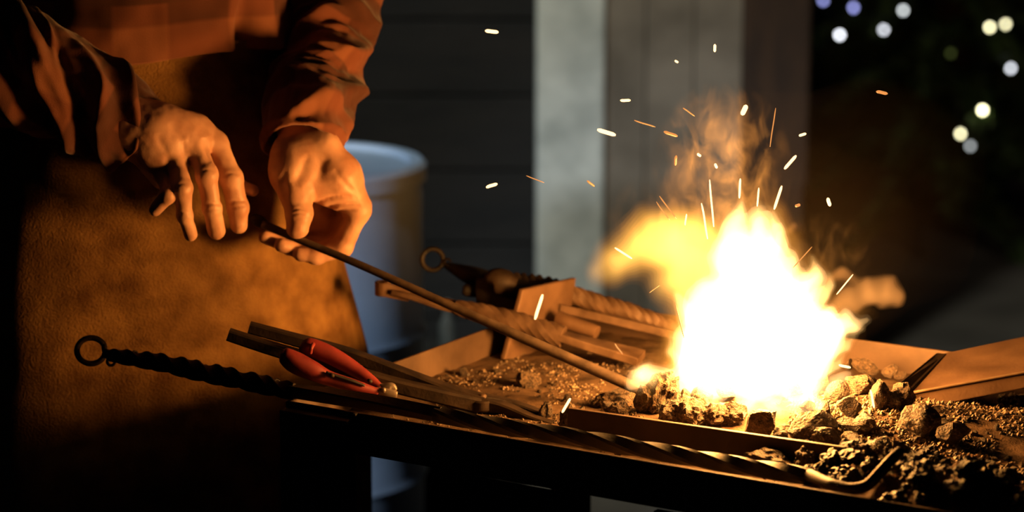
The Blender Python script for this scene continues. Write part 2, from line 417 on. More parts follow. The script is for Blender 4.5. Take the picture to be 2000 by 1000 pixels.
def ash():
    nu, nv = 300, 130
    u = np.linspace(TH + .0005, LU - TH - .0005, nu); v = np.linspace(TH + .0005, LV - TH - .0005, nv)
    uu, vv = np.meshgrid(u, v, indexing='ij'); X = P0[0] + uu * U[0] + vv * Vd[0]; Yy = P0[1] + uu * U[1] + vv * Vd[1]
    z = bed(X, Yy); V = np.stack([X, Yy, z], -1).reshape(-1, 3); idx = np.arange(nu * nv).reshape(nu, nv)
    F = np.stack([idx[:-1, :-1], idx[1:, :-1], idx[1:, 1:], idx[:-1, 1:]], -1).reshape(-1, 4)
    mesh('ash_bed', V, F, M['ash'], None, True, label='brown ash and coal dust spread over the tray floor', cat='ash', kind='stuff')
ash()

# ------------------------------------------------------------------ rocks
def ico(sub):
    import bmesh
    bm = bmesh.new(); bmesh.ops.create_icosphere(bm, subdivisions=sub, radius=1)
    v = np.array([q.co[:] for q in bm.verts]); f = [[q.index for q in p.verts] for p in bm.faces]; bm.free(); return v, f
IV = {s: ico(s) for s in (1, 2, 3, 4)}
def rock_mesh(name, seed, kind, mat):
    r = np.random.default_rng(seed)
    if kind == 'angular':
        v, f = IV[4]; v = v.copy()
        for _ in range(13):
            n = r.normal(size=3); n /= np.linalg.norm(n); d = r.uniform(.42, .8)
            k = v @ n; v -= np.maximum(k - d, 0)[:, None] * n * .97
        v *= 1 + (.09 * fbm(v * 2.6, seed, 2) + .045 * np.abs(fbm(v * 7.5, seed + 3, 2)))[:, None]
    elif kind == 'clinker':
        v, f = IV[4]; v = v.copy()
        v = v * (1 + .34 * fbm(v * 2.1, seed, 2)[:, None] + .16 * np.abs(fbm(v * 7, seed + 5, 2))[:, None])
    else:
        v, f = IV[2]; v = v.copy()
        for _ in range(6):
            n = r.normal(size=3); n /= np.linalg.norm(n); d = r.uniform(.5, .85)
            k = v @ n; v -= np.maximum(k - d, 0)[:, None] * n
        v *= 1 + .12 * fbm(v * 2.5, seed, 2)[:, None]
    me = bpy.data.meshes.new(name); me.from_pydata([tuple(q) for q in v], [], f); me.update(); me.materials.append(mat)
    if kind == 'angular':
        me.shade_smooth(); me.set_sharp_from_angle(angle=math.radians(20))
    return me
ANG = [rock_mesh('coal_lump', 20 + i, 'angular', M['coal']) for i in range(7)]
CLK = [rock_mesh('clinker', 40 + i, 'clinker', M['clinker']) for i in range(5)]
SML = [rock_mesh('cinder', 60 + i, 'small', M['coal']) for i in range(5)]
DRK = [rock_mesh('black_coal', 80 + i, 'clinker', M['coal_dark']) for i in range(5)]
def place(me, name, px, py, rp, label, group, cat='coal', sc_=(1, 1, 1), rot=None, lift=.55, seed=None):
    q = onbed(px, py + rp * .6); rr = rp * m_px(q[1]); o = bpy.data.objects.new(name, me); COL.objects.link(o)
    o.location = (q[0], q[1], q[2] + rr * lift * sc_[2]); o.scale = (rr * sc_[0], rr * sc_[1], rr * sc_[2])
    o.rotation_euler = rot if rot is not None else (rnd.uniform(-.35, .35), rnd.uniform(-.35, .35), rnd.uniform(0, 6.28))
    return tagit(o, label, cat, group)
G1 = 'coal lumps around the fire'
named = [
 (1255, 786, 30, ANG[0], 'rounded dark coal lump just right of the glowing rod tip', (1, .9, 1.15)),
 (1294, 776, 36, CLK[0], 'tall craggy clinker standing against the left of the flames', (.75, .75, 1.25)),
 (1316, 808, 27, CLK[1], 'craggy coal lump on the plate below the tall clinker', (1, .9, .95)),
 (1488, 833, 44, ANG[1], 'large wedge shaped coal lump under the flames, on the plate edge', (1.15, .9, .95)),
 (1588, 830, 46, ANG[2], 'big split coal lump at the lower right foot of the flames', (1.2, .9, .8)),
 (1614, 812, 22, ANG[3], 'small blocky coal touching the last flame tongue at lower right', (.8, .8, 1.3)),
 (1688, 750, 38, ANG[4], 'largest porous coke lump at the right edge of the flames', (1.1, .9, 1.0)),
 (1640, 765, 30, ANG[5], 'coke lump half hidden by flames, left of the largest coke', (1.0, .9, 1.0)),
 (1714, 776, 32, ANG[6], 'upright coke lump behind the thin bright spark on the right', (.9, .8, 1.2)),
 (1737, 784, 22, ANG[3], 'small coke lump right of the thin upright spark', (1, .9, 1.1)),
 (1760, 776, 25, CLK[2], 'glittering coke lump below the left end of the chute', (1, .9, 1)),
 (1662, 796, 30, ANG[0], 'coke lump right of the lower flame tips', (1.1, .9, .9)),
 (1692, 818, 38, ANG[2], 'long flat coal lump casting a shadow right of the fire', (1.3, .8, .6)),
 (1655, 826, 28, ANG[5], 'low coal lump in front of the long flat one', (1.2, .8, .7)),
 (1618, 856, 34, ANG[1], 'pale faced coal lump nearest the plate end', (1.2, .8, .8)),
 (1662, 846, 26, ANG[4], 'small flat coal lump between the pale faced coal and the gravel', (1.3, .8, .6)),
 (1720, 872, 31, ANG[6], 'pale coal lump lying above the hooked poker end', (1.15, .9, .9)),
 (1757, 888, 27, ANG[3], 'dark sided coal lump the poker hook leans on', (1, .9, 1.1)),
 (1806, 826, 40, ANG[5], 'shiny dark coal lump with a bright glint under the chute', (1.25, .9, 1)),
 (1854, 846, 38, ANG[0], 'faceted coal lump farthest right on the open ash', (1.25, .9, .85)),
 (1120, 824, 27, CLK[3], 'black clinker lump at the end of the tong jaws', (.95, .8, 1.1)),
 (1066, 806, 14, CLK[1], 'small upright clinker left of the tong jaw lump', (.9, .7, 1.3)),
 (1032, 744, 20, CLK[4], 'lone pale clinker on the bare ash left of the rod tip', (1.1, .8, .9)),
 (1109, 776, 10, SML[0], 'small cinder beside the spark left of the firepot plate', (1, .9, 1.1)),
 (905, 726, 12, SML[1], 'dark cinder nearest the left tray wall', (1, .9, 1)),
 (973, 724, 9, SML[2], 'small cinder below the foot of the upright plate', (1, .9, .9)),
 (1505, 893, 38, CLK[2], 'bright knobbly clinker between the plate and the front poker', (1.35, .7, .55)),
 (1572, 896, 26, CLK[3], 'craggy clinker right of the bright knobbly one', (1, .8, .9)),
 (1790, 905, 18, SML[3], 'flat cinder in the gravel below the shiny coal', (1.5, .9, .5)),
]
for px, py, rp, me, lab, s in named:
    place(me, 'clinker' if me in CLK else ('cinder' if me in SML else 'coal_lump'), px, py, rp, lab, G1, 'coal', s)
def scatter(n, xr, yr, rr, protos, name, label, group, test=None, cat='coal', lift=.45):
    k = 0
    while k < n:
        px, py = rnd.uniform(*xr), rnd.uniform(*yr)
        if test and not test(px, py): continue
        rp = rnd.uniform(*rr) ; place(rnd.choice(protos), name, px, py, rp, label, group, cat, (rnd.uniform(.9, 1.3), rnd.uniform(.8, 1.1), rnd.uniform(.7, 1.05)), lift=lift); k += 1
scatter(26, (1118, 1235), (762, 800), (10, 19), SML + CLK, 'coal_lump', 'small crumbling coal heaped left of the fire under the rod tip', 'small coals left of the fire', lambda x, y: y < 780 + (x - 1118) * .22 and y > 792 - (x - 1118) * .25)
scatter(9, (1190, 1240), (726, 748), (6, 11), SML, 'cinder', 'pea sized cinder behind the rod tip beside the flames', 'pea sized cinders behind the rod', lambda x, y: y < 752 - (1240 - x) * .3)
scatter(15, (1335, 1470), (796, 826), (20, 29), CLK + ANG[:2], 'coal_lump', 'rough coal lump in the row along the firepot plate below the flames', 'coals along the firepot plate', lambda x, y: abs(y - (803 + (x - 1335) * .12)) < 9)
scatter(10, (1330, 1640), (745, 800), (18, 30), ANG, 'coal_lump', 'burning coal lump inside the fire under the white flames', 'burning coals inside the fire', lambda x, y: y < 795)
scatter(14, (1520, 1600), (832, 862), (10, 18), CLK + SML, 'coal_lump', 'small bright coal chip between the wedge coal and the plate end', 'coal chips at the plate end', lambda x, y: y < 848 + (x - 1520) * .2)
scatter(80, (1560, 2000), (870, 1000), (12, 26), DRK, 'black_coal', 'black coal lump in the shadowed heap at the front right', 'black coals in the front heap', lambda x, y: y < 915 + (x - 1560) * .19 and y > 860 + max(0, x - 1830) * .42 + (10 if x > 1700 else 0), lift=.4)
scatter(20, (1760, 1990), (800, 900), (5, 10), SML, 'cinder', 'small cinder scattered on the open ash at the right', 'cinders on the right ash')
scatter(20, (880, 1090), (705, 800), (3, 6), SML, 'cinder', 'tiny cinder scattered on the bare ash left of the fire', 'tiny cinders on the left ash', lambda x, y: y < 730 + (x - 880) * .3 and y > 760 - (x - 800) * .25)
ORD = ['first', 'second', 'third', 'fourth', 'fifth', 'sixth', 'seventh', 'eighth', 'ninth', 'tenth', 'eleventh', 'twelfth', 'thirteenth', 'fourteenth', 'fifteenth', 'sixteenth', 'seventeenth', 'eighteenth', 'nineteenth', 'twentieth', 'twenty-first', 'twenty-second']
ROWS = {1: [''], 2: ['back row', 'front row'], 3: ['back row', 'middle row', 'front row'], 4: ['rearmost row', 'second row', 'third row', 'front row']}
def pixel(o):
    q = np.array(o.location) - CAM; dz = q @ FW; return 1000 + q[0] / dz * FPX, 500 - (q @ UP) / dz * FPX
def number_rows(group, base, rows, slope=0.0):
    L_ = [o for o in COL.objects if o.get('group') == group]; L_.sort(key=lambda o: pixel(o)[1] - slope * pixel(o)[0]); n = math.ceil(len(L_) / rows)
    for r_ in range(rows):
        part = sorted(L_[r_ * n:(r_ + 1) * n], key=lambda o: pixel(o)[0])
        for i_, o in enumerate(part):
            o['label'] = (base + (', ' + ROWS[rows][r_] if rows > 1 else '') + ', ' + (ORD[i_] + ' from left' if i_ else 'leftmost'))
number_rows('small coals left of the fire', 'small crumbling coal left of the fire', 3, .1)
number_rows('pea sized cinders behind the rod', 'pea sized cinder behind the rod tip', 1)
number_rows('coals along the firepot plate', 'rough coal along the firepot plate', 1)
number_rows('burning coals inside the fire', 'burning coal inside the white flames', 1)
number_rows('coal chips at the plate end', 'coal chip by the wedge coal', 2, .2)
number_rows('black coals in the front heap', 'black coal in the front right heap', 4, .19)
number_rows('cinders on the right ash', 'small cinder on the right ash', 2)
number_rows('tiny cinders on the left ash', 'tiny cinder on the left ash', 2)
# fine grit: thousands of crumbs, one mesh each
def grit(name, n, xr, yr, rr, label, mat, test=None, dens=None):
    oct_v = np.array([(1, 0, 0), (-1, 0, 0), (0, 1, 0), (0, -1, 0), (0, 0, 1), (0, 0, -1)], float)
    oct_f = np.array([(0, 2, 4), (2, 1, 4), (1, 3, 4), (3, 0, 4), (2, 0, 5), (1, 2, 5), (3, 1, 5), (0, 3, 5)])
    px = nrnd.uniform(*xr, n * 3); py = nrnd.uniform(*yr, n * 3)
    keep = np.ones(len(px), bool) if test is None else test(px, py)
    px, py = px[keep][:n], py[keep][:n]; V, F = [], []
    z = np.full(len(px), .845); d = np.stack([(px - 1000) / FPX, np.zeros_like(px), np.zeros_like(px)], -1) + FW - UP * ((py - 500) / FPX)[:, None]
    for _ in range(5):
        p = CAM + d * ((z - CAMZ) / d[:, 2])[:, None]; z = bed(p[:, 0], p[:, 1])
    # stay inside the tray
    uu = (p - P0) @ U; vv = (p - P0) @ Vd; ok = (uu > .012) & (uu < LU - .012) & (vv > .012) & (vv < LV - .012); p = p[ok]; z = z[ok]
    for i in range(len(p)):
        r = rr[0] + (rr[1] - rr[0]) * nrnd.random()**2.5; q = oct_v * r * nrnd.uniform(.6, 1.3, (6, 1)); a = nrnd.uniform(0, 6.28)
        q = q @ np.array([[math.cos(a), math.sin(a), 0], [-math.sin(a), math.cos(a), .4], [.2, -.4, 1]])
        V.append(q + p[i] * (1, 1, 0) + (0, 0, z[i] + r * .3)); F.append(oct_f + 6 * i)
    mesh(name, np.vstack(V), np.vstack(F), mat, None, False, label=label, cat='gravel', kind='stuff')
grit('cinder_grit', 2600, (850, 1260), (690, 830), (.0005, .0024), 'fine cinder grit strewn over the ash left of the fire', M['gravel'], lambda x, y: (vnoise(np.stack([x * .02, y * .05, x * 0], -1), 4) > -.25))
grit('cinder_grit', 7500, (1540, 2000), (770, 1000), (.0007, .0034), 'coarse coal gravel spread right of the fire', M['gravel'], lambda x, y: (y < 900 + (x - 1560) * .25) & ((vnoise(np.stack([x * .012, y * .03, x * 0], -1), 8) > -.2) | (x < 1760)))
grit('cinder_grit', 1500, (740, 1900), (800, 990), (.0006, .0030), 'coal crumbs lying along the inside of the front rim', M['gravel'], lambda x, y: (np.abs(y - (806 + (x - 740) * .165)) < 8) & (vnoise(np.stack([x * .02, x * 0, x * 0], -1), 2) > -.1))

# ------------------------------------------------------------------ tools
def twisted(name, ctrl, half, mat, n, turns, parent=None, ratio=1.0, ch=.22, s0=0, s1=1, **k):
    s = spline(ctrl, n); t = np.linspace(0, 1, n); ang = turns * 2 * math.pi * np.clip((t - s0) / (s1 - s0), 0, 1)
    sec = np.array([rect(r, r * ratio, a, ch) for r, a in zip(s[:, 3] if half is None else np.full(n, half), ang)])
    o = sweep(name, s[:, :3], sec, mat, parent, **k); o.data.set_sharp_from_angle(angle=math.radians(32)); return o
# heated rod
rp_ = onbed(1245, 764)
rodt = empty('iron_rod', at(870, 595, 2.64), 'long plain iron rod held in the hand, its tip in the fire', 'iron rod')
Yh, Yf = 2.825, 2.69
ctrl = [(513, 437, Yh, 8.6), (580, 466, Yh - .012, 7.6), (700, 516, Yh - .034, 7.8), (900, 606, Yh - .070, 9), (1100, 695, Yh - .106, 11), (1260, 766, Yf, 12)]
rod('shaft', PR(ctrl), M['rod'], 80, 16, rodt)
fl = spline(PR([(490, 430, Yh - .002, 7), (497, 428, Yh - .001, 11), (508, 433, Yh, 12), (520, 440, Yh + .001, 9)]), 16)
sweep('flattened_end', fl[:, :3], np.array([circ(r, 16, e=1.0) * np.array([.55, 1.0]) for r in fl[:, 3]]), M['tool'], rodt)

# front poker
def pk(px, py):
    X = (px - 1000) / FPX
    a, b = np.array([-.22, 2.61]), np.array([.33, 2.353]); k = (b[1] - a[1]) / (b[0] - a[0])
    Y = (a[1] - k * a[0]) / (1 - k * X * 1.02); return at(px, py, Y)
def pkr(l): return np.array([list(pk(a, b)) + [r * m_px(2.55)] for a, b, r in l])
pok = empty('fire_poker', pk(900, 808), 'long black twisted fire poker with ring handle along the front rim', 'poker')
twisted('twisted_handle', pkr([(205, 690, 7), (222, 694, 12), (260, 700, 15), (320, 709, 17), (400, 727, 18.5), (470, 741, 17.5), (540, 757, 17), (575, 764, 15)]), None, M['tool'], 220, 2.7, pok, .8, .16)
twisted('shank', pkr([(565, 762, 14), (620, 770, 14), (740, 788, 14), (860, 810, 13)]), None, M['tool'], 90, .12, pok, .9)
twisted('twisted_shank', pkr([(850, 809, 14), (1000, 836, 14), (1130, 855, 14.5), (1250, 876, 14.5), (1400, 902, 14.5), (1520, 921, 14.5), (1590, 932, 14)]), None, M['tool_shaded'], 240, 1.7, pok, 1.0, .34)
h0 = pkr([(1580, 928, 13)])[0]
hk = [h0, np.r_[onz(1625, 947, .868), .0062], np.r_[onz(1662, 955, .870), .006], np.r_[onz(1694, 948, .876), .0058], np.r_[onz(1718, 924, .888), .0058], np.r_[onz(1742, 897, .899), .0056], np.r_[onz(1758, 881, .904), .005]]
rod('hook', hk, M['tool'], 50, 10, pok)
rc_ = pk(178, 685)
e1 = np.array([1, 0, 0.]); e2 = UP
rr_ = []
for k_ in range(33):
    a = math.radians(25 + 310 * k_ / 32); rr_.append(list(rc_ + e1 * math.cos(a) * .0165 + e2 * math.sin(a) * .0150) + [.0034])
rr_ = [list(pk(222, 692)) + [.004], list(pk(206, 686)) + [.0036]] + rr_ + [list(pk(206, 692)) + [.0036], list(pk(218, 703)) + [.003]]
rod('ring_handle', rr_, M['tool'], 110, 10, pok)
cc = pk(217, 706)
rod('end_curl', [list(cc + e1 * math.cos(a) * .0045 + e2 * math.sin(a) * .0045) + [.0018] for a in np.linspace(.6, 6.2, 14)], M['tool'], 36, 8, pok)
for i, t in enumerate(np.linspace(0.08, .92, 7)):       # raised wraps that break up the handle
    px = 235 + t * 330; py = 696 + t * 66
    c = pk(px, py); rr = .0086
    a = np.linspace(-.4, 3.6, 14)
    rod('twist_ridge', [list(c + e1 * (.007 * (q - 1.6) / 2) + (UP * math.sin(q) + np.array([0, -1, 0]) * math.cos(q)) * rr) + [.0014] for q in a], M['tool'], 24, 6, pok)

# tongs
TY = 2.69
tg = empty('tongs', at(940, 785, TY), 'black blacksmith tongs lying under the red pliers across the tray wall', 'tongs')
def bar(name, l, mat, parent, n=60, ratio=.8, ref=(0, 0, 1)):
    s = spline(np.array([list(at(a, b, Y)) + [r * m_px(Y)] for a, b, Y, r in l]), n)
    o = sweep(name, s[:, :3], np.array([rect(r * ratio, r, 0, .3) for r in s[:, 3]]), mat, parent, ref=ref); o.data.set_sharp_from_angle(angle=math.radians(32)); return o
bar('rein', [(446, 653, TY - .012, 14), (520, 677, TY - .012, 15), (620, 707, TY - .012, 16), (760, 749, TY - .010, 17), (860, 773, TY - .006, 18), (935, 790, TY, 20)], M['tool'], tg)
bar('rein', [(487, 639, TY + .02, 13), (560, 659, TY + .02, 14), (680, 692, TY + .02, 15), (800, 737, TY + .016, 16), (880, 767, TY + .008, 17), (945, 788, TY + .002, 20)], M['tool'], tg)
boss = at(942, 786, TY)
lathe('boss', boss + Z * -.008, [(.014, 0), (.0155, .002), (.0155, .011), (.014, .0125)], M['tool'], tg, 28)
lathe('rivet', boss + Z * .004, [(.006, 0), (.006, .003), (.004, .0055), (.0015, .0062)], M['tool_brown'], tg, 18)
bar('jaw', [(940, 788, TY, 18), (985, 798, TY - .01, 14), (1040, 820, TY - .03, 12), (1095, 838, TY - .05, 12), (1122, 844, TY - .06, 8)], M['tool'], tg)
bar('jaw', [(945, 784, TY + .005, 18), (1000, 793, TY + .005, 14), (1060, 812, TY - .012, 11), (1110, 832, TY - .03, 11), (1134, 842, TY - .04, 8)], M['tool'], tg)

# red pliers
PY = 2.655
plr = empty('pliers', at(660, 730, PY), 'red handled pliers lying on top of the black tongs', 'pliers')
def grip(l, e=1.15):
    s = spline(PR(l), 44); return sweep('grip', s[:, :3], np.array([circ(r, 18) * np.array([.95, e * .95]) for r in s[:, 3]]), M['red'], plr)
gA = grip([(549, 690, PY - .01, 8), (553, 692, PY - .01, 14), (575, 707, PY - .01, 20), (610, 724, PY - .01, 18), (640, 738, PY - .008, 14), (690, 753, PY - .006, 12), (738, 766, PY, 7)])
gB = grip([(589, 671, PY + .02, 9), (594, 674, PY + .02, 15), (615, 682, PY + .02, 18), (650, 697, PY + .019, 17), (690, 720, PY + .016, 14), (728, 746, PY + .01, 10), (744, 757, PY + .006, 6)])
rod('collar', PR([(612, 672, PY + .012, 4), (608, 680, PY + .002, 4), (606, 690, PY + .003, 4)]), M['red'], 20, 10, plr)
rod('grip_inlay', PR([(637, 727, PY - .0165, 2.5), (660, 735, PY - .0145, 3.5), (690, 745, PY - .0125, 3.5), (712, 753, PY - .010, 2.5)]), M['boot'], 24, 8, plr)
for (px, py, Y) in ((648, 733, PY - .018), (722, 744, PY + .0015)):
    rod('stud', PR([(px - 4, py - 2, Y, 3), (px, py, Y - .001, 4.5), (px + 4, py + 2, Y, 3)]), M['tool'], 10, 10, plr)
jh = spline(PR([(733, 762, PY + .002, 6), (745, 765, PY + .002, 8), (758, 768, PY + .002, 9), (770, 770, PY + .002, 8), (776, 771, PY + .002, 6)]), 20)
sweep('jaw', jh[:, :3], np.array([rect(r * .7, r, 0, .4) for r in jh[:, 3]]), M['chrome'], plr)
jh = spline(PR([(733, 752, PY + .008, 5), (748, 757, PY + .006, 8), (765, 757, PY + .006, 9), (773, 763, PY + .004, 4)]), 20)
sweep('jaw', jh[:, :3], np.array([rect(r * .7, r, 0, .4) for r in jh[:, 3]]), M['chrome'], plr)
rod('pivot', PR([(748, 762, PY - .005, 3), (749, 762, PY - .003, 5), (749, 762, PY + .008, 5)]), M['chrome'], 10, 12, plr)

# scroll-ended twisted bar behind the rod
scb = empty('scroll_bar', at(1000, 630, 2.92), 'brown twisted flat bar with scrolled end lying behind the held rod', 'iron bar')
def bl(l): return np.array([list(at(a, b, Y)) + [r * m_px(Y)] for a, b, Y, r in l])
twisted('flat_end', bl([(768, 569, 2.965, 13), (800, 576, 2.96, 13), (850, 590, 2.955, 14), (900, 602, 2.95, 15)]), None, M['tool_brown'], 40, .1, scb, .35)
twisted('twisted_bar', bl([(890, 600, 2.95, 15), (960, 617, 2.94, 20), (1030, 637, 2.925, 22), (1100, 658, 2.91, 21)]), None, M['tool_brown'], 160, 1.3, scb, .9, .55)
twisted('flat_bar', bl([(1080, 652, 2.914, 19), (1150, 672, 2.90, 21), (1210, 688, 2.885, 22), (1252, 700, 2.875, 23)]), None, M['tool_brown'], 50, .04, scb, .4)
sc0 = at(746, 566, 2.965)
pts = [at(800, 575, 2.963), at(775, 571, 2.965)] + [sc0 + np.array([.002, .010, 0]) + np.array([-math.sin(q), -math.cos(q), 0]) * .0105 * (1 - .07 * q) for q in np.linspace(-.2, 6.0, 26)]
pts = np.array(pts); pts = spline(np.c_[pts, np.zeros(len(pts))], 70)[:, :3]
sweep('scroll', pts, np.array([rect(.0088, .0022, 0, .3)] * 70), M['plate'], scb, ref=(0, 0, 1))

# upright plate with clamp body
br = empty('clamp_block', np.append(at(1050, 620, 2.97)[:2], ZF), 'dark clamp block with upright square steel plate at the back left corner', 'clamp')
q = [at(1022, 566, 2.955), at(1126, 543, 3.05), at(1104, 690, 3.03), at(985, 703, 2.935)]
nn = np.cross(q[1] - q[0], q[3] - q[0]); nn /= np.linalg.norm(nn)
if nn[1] < 0: nn = -nn
slab('face_plate', q, nn * .007, M['plate'], br, .0018)
s = spline(bl([(1092, 622, 2.985, 15), (1112, 630, 2.975, 15), (1150, 643, 2.965, 14), (1166, 650, 2.96, 14)]), 30)
st = sweep('stub_tube', s[:, :3], np.array([circ(r, 24) for r in s[:, 3]]), M['plate'], br); st.data.set_sharp_from_angle(angle=math.radians(40))
s = np.array([list(at(a, b, Y)) + [r * m_px(Y)] for a, b, Y, r in [(928, 570, 3.04, 6), (930, 570, 3.04, 30), (945, 570, 3.04, 38), (962, 574, 3.035, 40), (968, 578, 3.035, 44), (1000, 592, 3.03, 50), (1040, 606, 3.025, 54), (1052, 610, 3.02, 52)]])
hb = sweep('body', s[:, :3], np.array([circ(r, 10, .3) for r in s[:, 3]]), M['tool_shaded'], br, smooth_=False); mod_bevel(hb, .002)
rod('knob', bl([(903, 565, 3.04, 7), (908, 566, 3.04, 12), (925, 569, 3.04, 12), (940, 571, 3.04, 9)]), M['tool_shaded'], 20, 16, br)
rod('cap', bl([(958, 556, 3.0, 6), (962, 548, 3.0, 22), (985, 552, 3.0, 26), (1005, 560, 3.0, 18)]), M['tool'], 24, 14, br)
box('foot', np.append(at(1010, 640, 3.05)[:2], (ZF + ZR) / 2 + .02), (.05, .04, ZR - ZF + .04), M['tool'], br, ax, .002)

# rear poker with ring and leaf handle, and a thin flat bar
rp2 = empty('ring_poker', at(1100, 580, 3.06), 'dark leaf handled poker with ring end behind the clamp block', 'poker')
c2 = at(845, 507, 3.08)
ring('ring_handle', c2, .0138, .0034, e1, e2, M['tool_shaded'], rp2)
rod('leaf', bl([(866, 516, 3.08, 5), (885, 524, 3.08, 11), (920, 538, 3.075, 19), (950, 545, 3.075, 18), (985, 548, 3.07, 12)]), M['tool_shaded'], 50, 14, rp2)
rod('end_curl', [list(at(874, 512, 3.075) + e1 * math.cos(a) * .004 + e2 * math.sin(a) * .004) + [.0016] for a in np.linspace(0, 5, 12)], M['tool'], 30, 8, rp2)
twisted('twisted_grip', bl([(970, 546, 3.07, 13), (1020, 551, 3.07, 15), (1070, 558, 3.065, 15), (1115, 574, 3.06, 15)]), None, M['tool'], 130, 2.4, rp2, .85, .1)
twisted('twisted_shank', bl([(1105, 571, 3.06, 16), (1160, 590, 3.055, 18), (1230, 611, 3.04, 18), (1300, 636, 3.03, 17), (1400, 670, 3.0, 16)]), None, M['tool_brown'], 200, 2.0, rp2, .95, .5)
fb = empty('flat_iron_bar', at(1210, 630, 3.0), 'thin straight flat iron bar below the rear twisted poker', 'iron bar')
s = bl([(1095, 602, 3.02, 8), (1200, 626, 3.0, 8), (1312, 653, 2.98, 8), (1400, 674, 2.965, 8)])
s = spline(s, 20); o = sweep('bar', s[:, :3], np.array([rect(r * .5, r, 0, .2) for r in s[:, 3]]), M['tool_brown'], fb); o.data.set_sharp_from_angle(angle=math.radians(32))

# coals against the back wall and the sheet-metal chute
for px, py, r_ in ((1690, 716, 22), (1735, 726, 20), (1660, 712, 16), (1758, 733, 10)):
    p = at(px, py, {1690: 2.80, 1735: 2.775, 1660: 2.81, 1758: 2.765}[px]); o = bpy.data.objects.new('coal_lump', rnd.choice(ANG)); COL.objects.link(o); k = r_ * m_px(2.8)
    o.location = p; o.scale = (k * 1.3, k * .5, k * .8); o.rotation_euler = (.4, .3, rnd.uniform(0, 3)); tagit(o, {1690: 'long dusty coal piece leaning on the back tray wall', 1735: 'dusty coal piece right of the long one at the back wall', 1660: 'dusty coal piece at the back wall nearest the flames', 1758: 'smallest dusty coal piece at the back wall by the chute'}[px], 'coal', 'coals leaning on the back wall')
cht = empty('sheet_chute', np.append(at(1900, 740, 2.72)[:2], .86), 'bent sheet metal chute rising to the right edge above the ash', 'chute')
a, b = at(1838, 691, 2.79), at(2120, 632, 2.80)
c, d = at(2120, 707, 2.665), at(1766, 771, 2.66)
nn = np.cross(b - a, d - a); nn /= np.linalg.norm(nn); nn *= np.sign(nn[2])
slab('bed', [a, b, c, d], -nn * .004, M['plate'], cht, .001)
e_, f_ = at(2120, 735, 2.66), at(1786, 800, 2.655)
slab('front_flange', [d, c, e_, f_], np.array([.001, .004, -.0005]), M['plate'], cht, .001)
rod('folded_edge', [list(d + (0, -.0005, .0008)) + [.0017], list((c + d) / 2 + (0, -.0005, .0008)) + [.0017], list(c + (0, -.0005, .0008)) + [.0017]], M['clinker'], 8, 8, cht)
slab('end_flange', [at(1830, 689, 2.786), at(1848, 691, 2.783), at(1852, 718, 2.76), at(1768, 772, 2.648), at(1752, 752, 2.655)], np.array([0, .002, -.001]), M['tool'], cht, .0006)

# ------------------------------------------------------------------ fire
FY = 2.65
fire = empty('fire', FC, 'white hot coal fire with yellow flames blowing left and up', 'fire')
def flame(name, prims, color, strength, h=.003, warp=(.010, .004), levels=((0, 1),), k=.012, seed=1, stretch=(1, 1, .6), color2=None):
    pr = []
    for l in prims:
        l = [np.array(list(at(a, b, FY + dy)) + [r * m_px(FY)]) for a, b, dy, r in l]
        if len(l) == 1: l = [l[0], l[0] + np.array([0, 0, .0005, 0])]
        pr += [(p, q) for p, q in zip(l[:-1], l[1:])]
    al = np.array([p for pq in pr for p in pq]); mr = al[:, 3].max() * 0
    lo = (al[:, :3] - al[:, 3:4]).min(0) - .03; hi = (al[:, :3] + al[:, 3:4]).max(0) + .03
    P = grid(lo, hi, h); S = np.array(stretch, np.float32)
    Wp = P.copy()
    for ax_ in range(3):
        Wp[..., ax_] += warp[0] * vnoise(P * 32 * S, seed + ax_) + warp[1] * vnoise(P * 85 * S, seed + 10 + ax_)
    F = None
    for p, q in pr:
        dd = cone(Wp, p[:3], q[:3], p[3], q[3]); F = dd if F is None else smin(F, dd, k)
    F[[0, -1]] = 1; F[:, [0, -1]] = 1; F[:, :, [0, -1]] = 1
    for i_, (off, wt) in enumerate(levels):
        if (F - off < 0).sum() < 8: continue
        V, Q = surfnet(F - off, lo, h); t_ = i_ / max(len(levels) - 1, 1)
        c_ = color if color2 is None else tuple(np.array(color2) * (1 - t_) + np.array(color) * t_)
        mesh(name, V, Q, volem(name, c_, strength * wt), fire, True)
core = [[(1470, 650, 0, 122)], [(1400, 690, 0, 88)], [(1545, 680, .01, 92)], [(1340, 742, .015, 38)], [(1488, 560, 0, 82)], [(1450, 500, 0, 45)],
        [(1600, 650, .01, 58)], [(1385, 600, .01, 52)], [(1560, 745, .01, 55)], [(1450, 745, .015, 52)],
        [(1440, 505, 0, 42), (1441, 445, .0, 22), (1446, 402, 0, 5)], [(1490, 500, .01, 38), (1480, 440, .01, 20), (1484, 398, .01, 5)],
        [(1500, 500, -.01, 25), (1513, 455, -.01, 13), (1506, 408, -.01, 4)],
        [(1620, 640, 0, 40), (1660, 632, 0, 20), (1688, 634, 0, 4)], [(1560, 570, .01, 35), (1590, 545, .01, 16), (1583, 512, .01, 4)],
        [(1300, 750, -.02, 28), (1255, 742, -.03, 22), (1238, 735, -.03, 12)],
        [(1470, 780, -.05, 22), (1458, 808, -.06, 12), (1450, 832, -.065, 4)], [(1505, 785, -.05, 24), (1515, 806, -.06, 14), (1522, 822, -.065, 5)],
        [(1570, 780, -.04, 26), (1605, 795, -.05, 15), (1622, 818, -.055, 4)], [(1540, 790, -.05, 25), (1560, 810, -.06, 10)],
        [(1610, 764, -.03, 6), (1630, 752, -.03, 8), (1648, 742, -.03, 8)], [(1390, 752, .01, 34)]]
flame('flame_core', core, (1, .54, .19), 105, warp=(.010, .005), levels=((.003, .06), (0, .44), (-.005, .5)), seed=2)
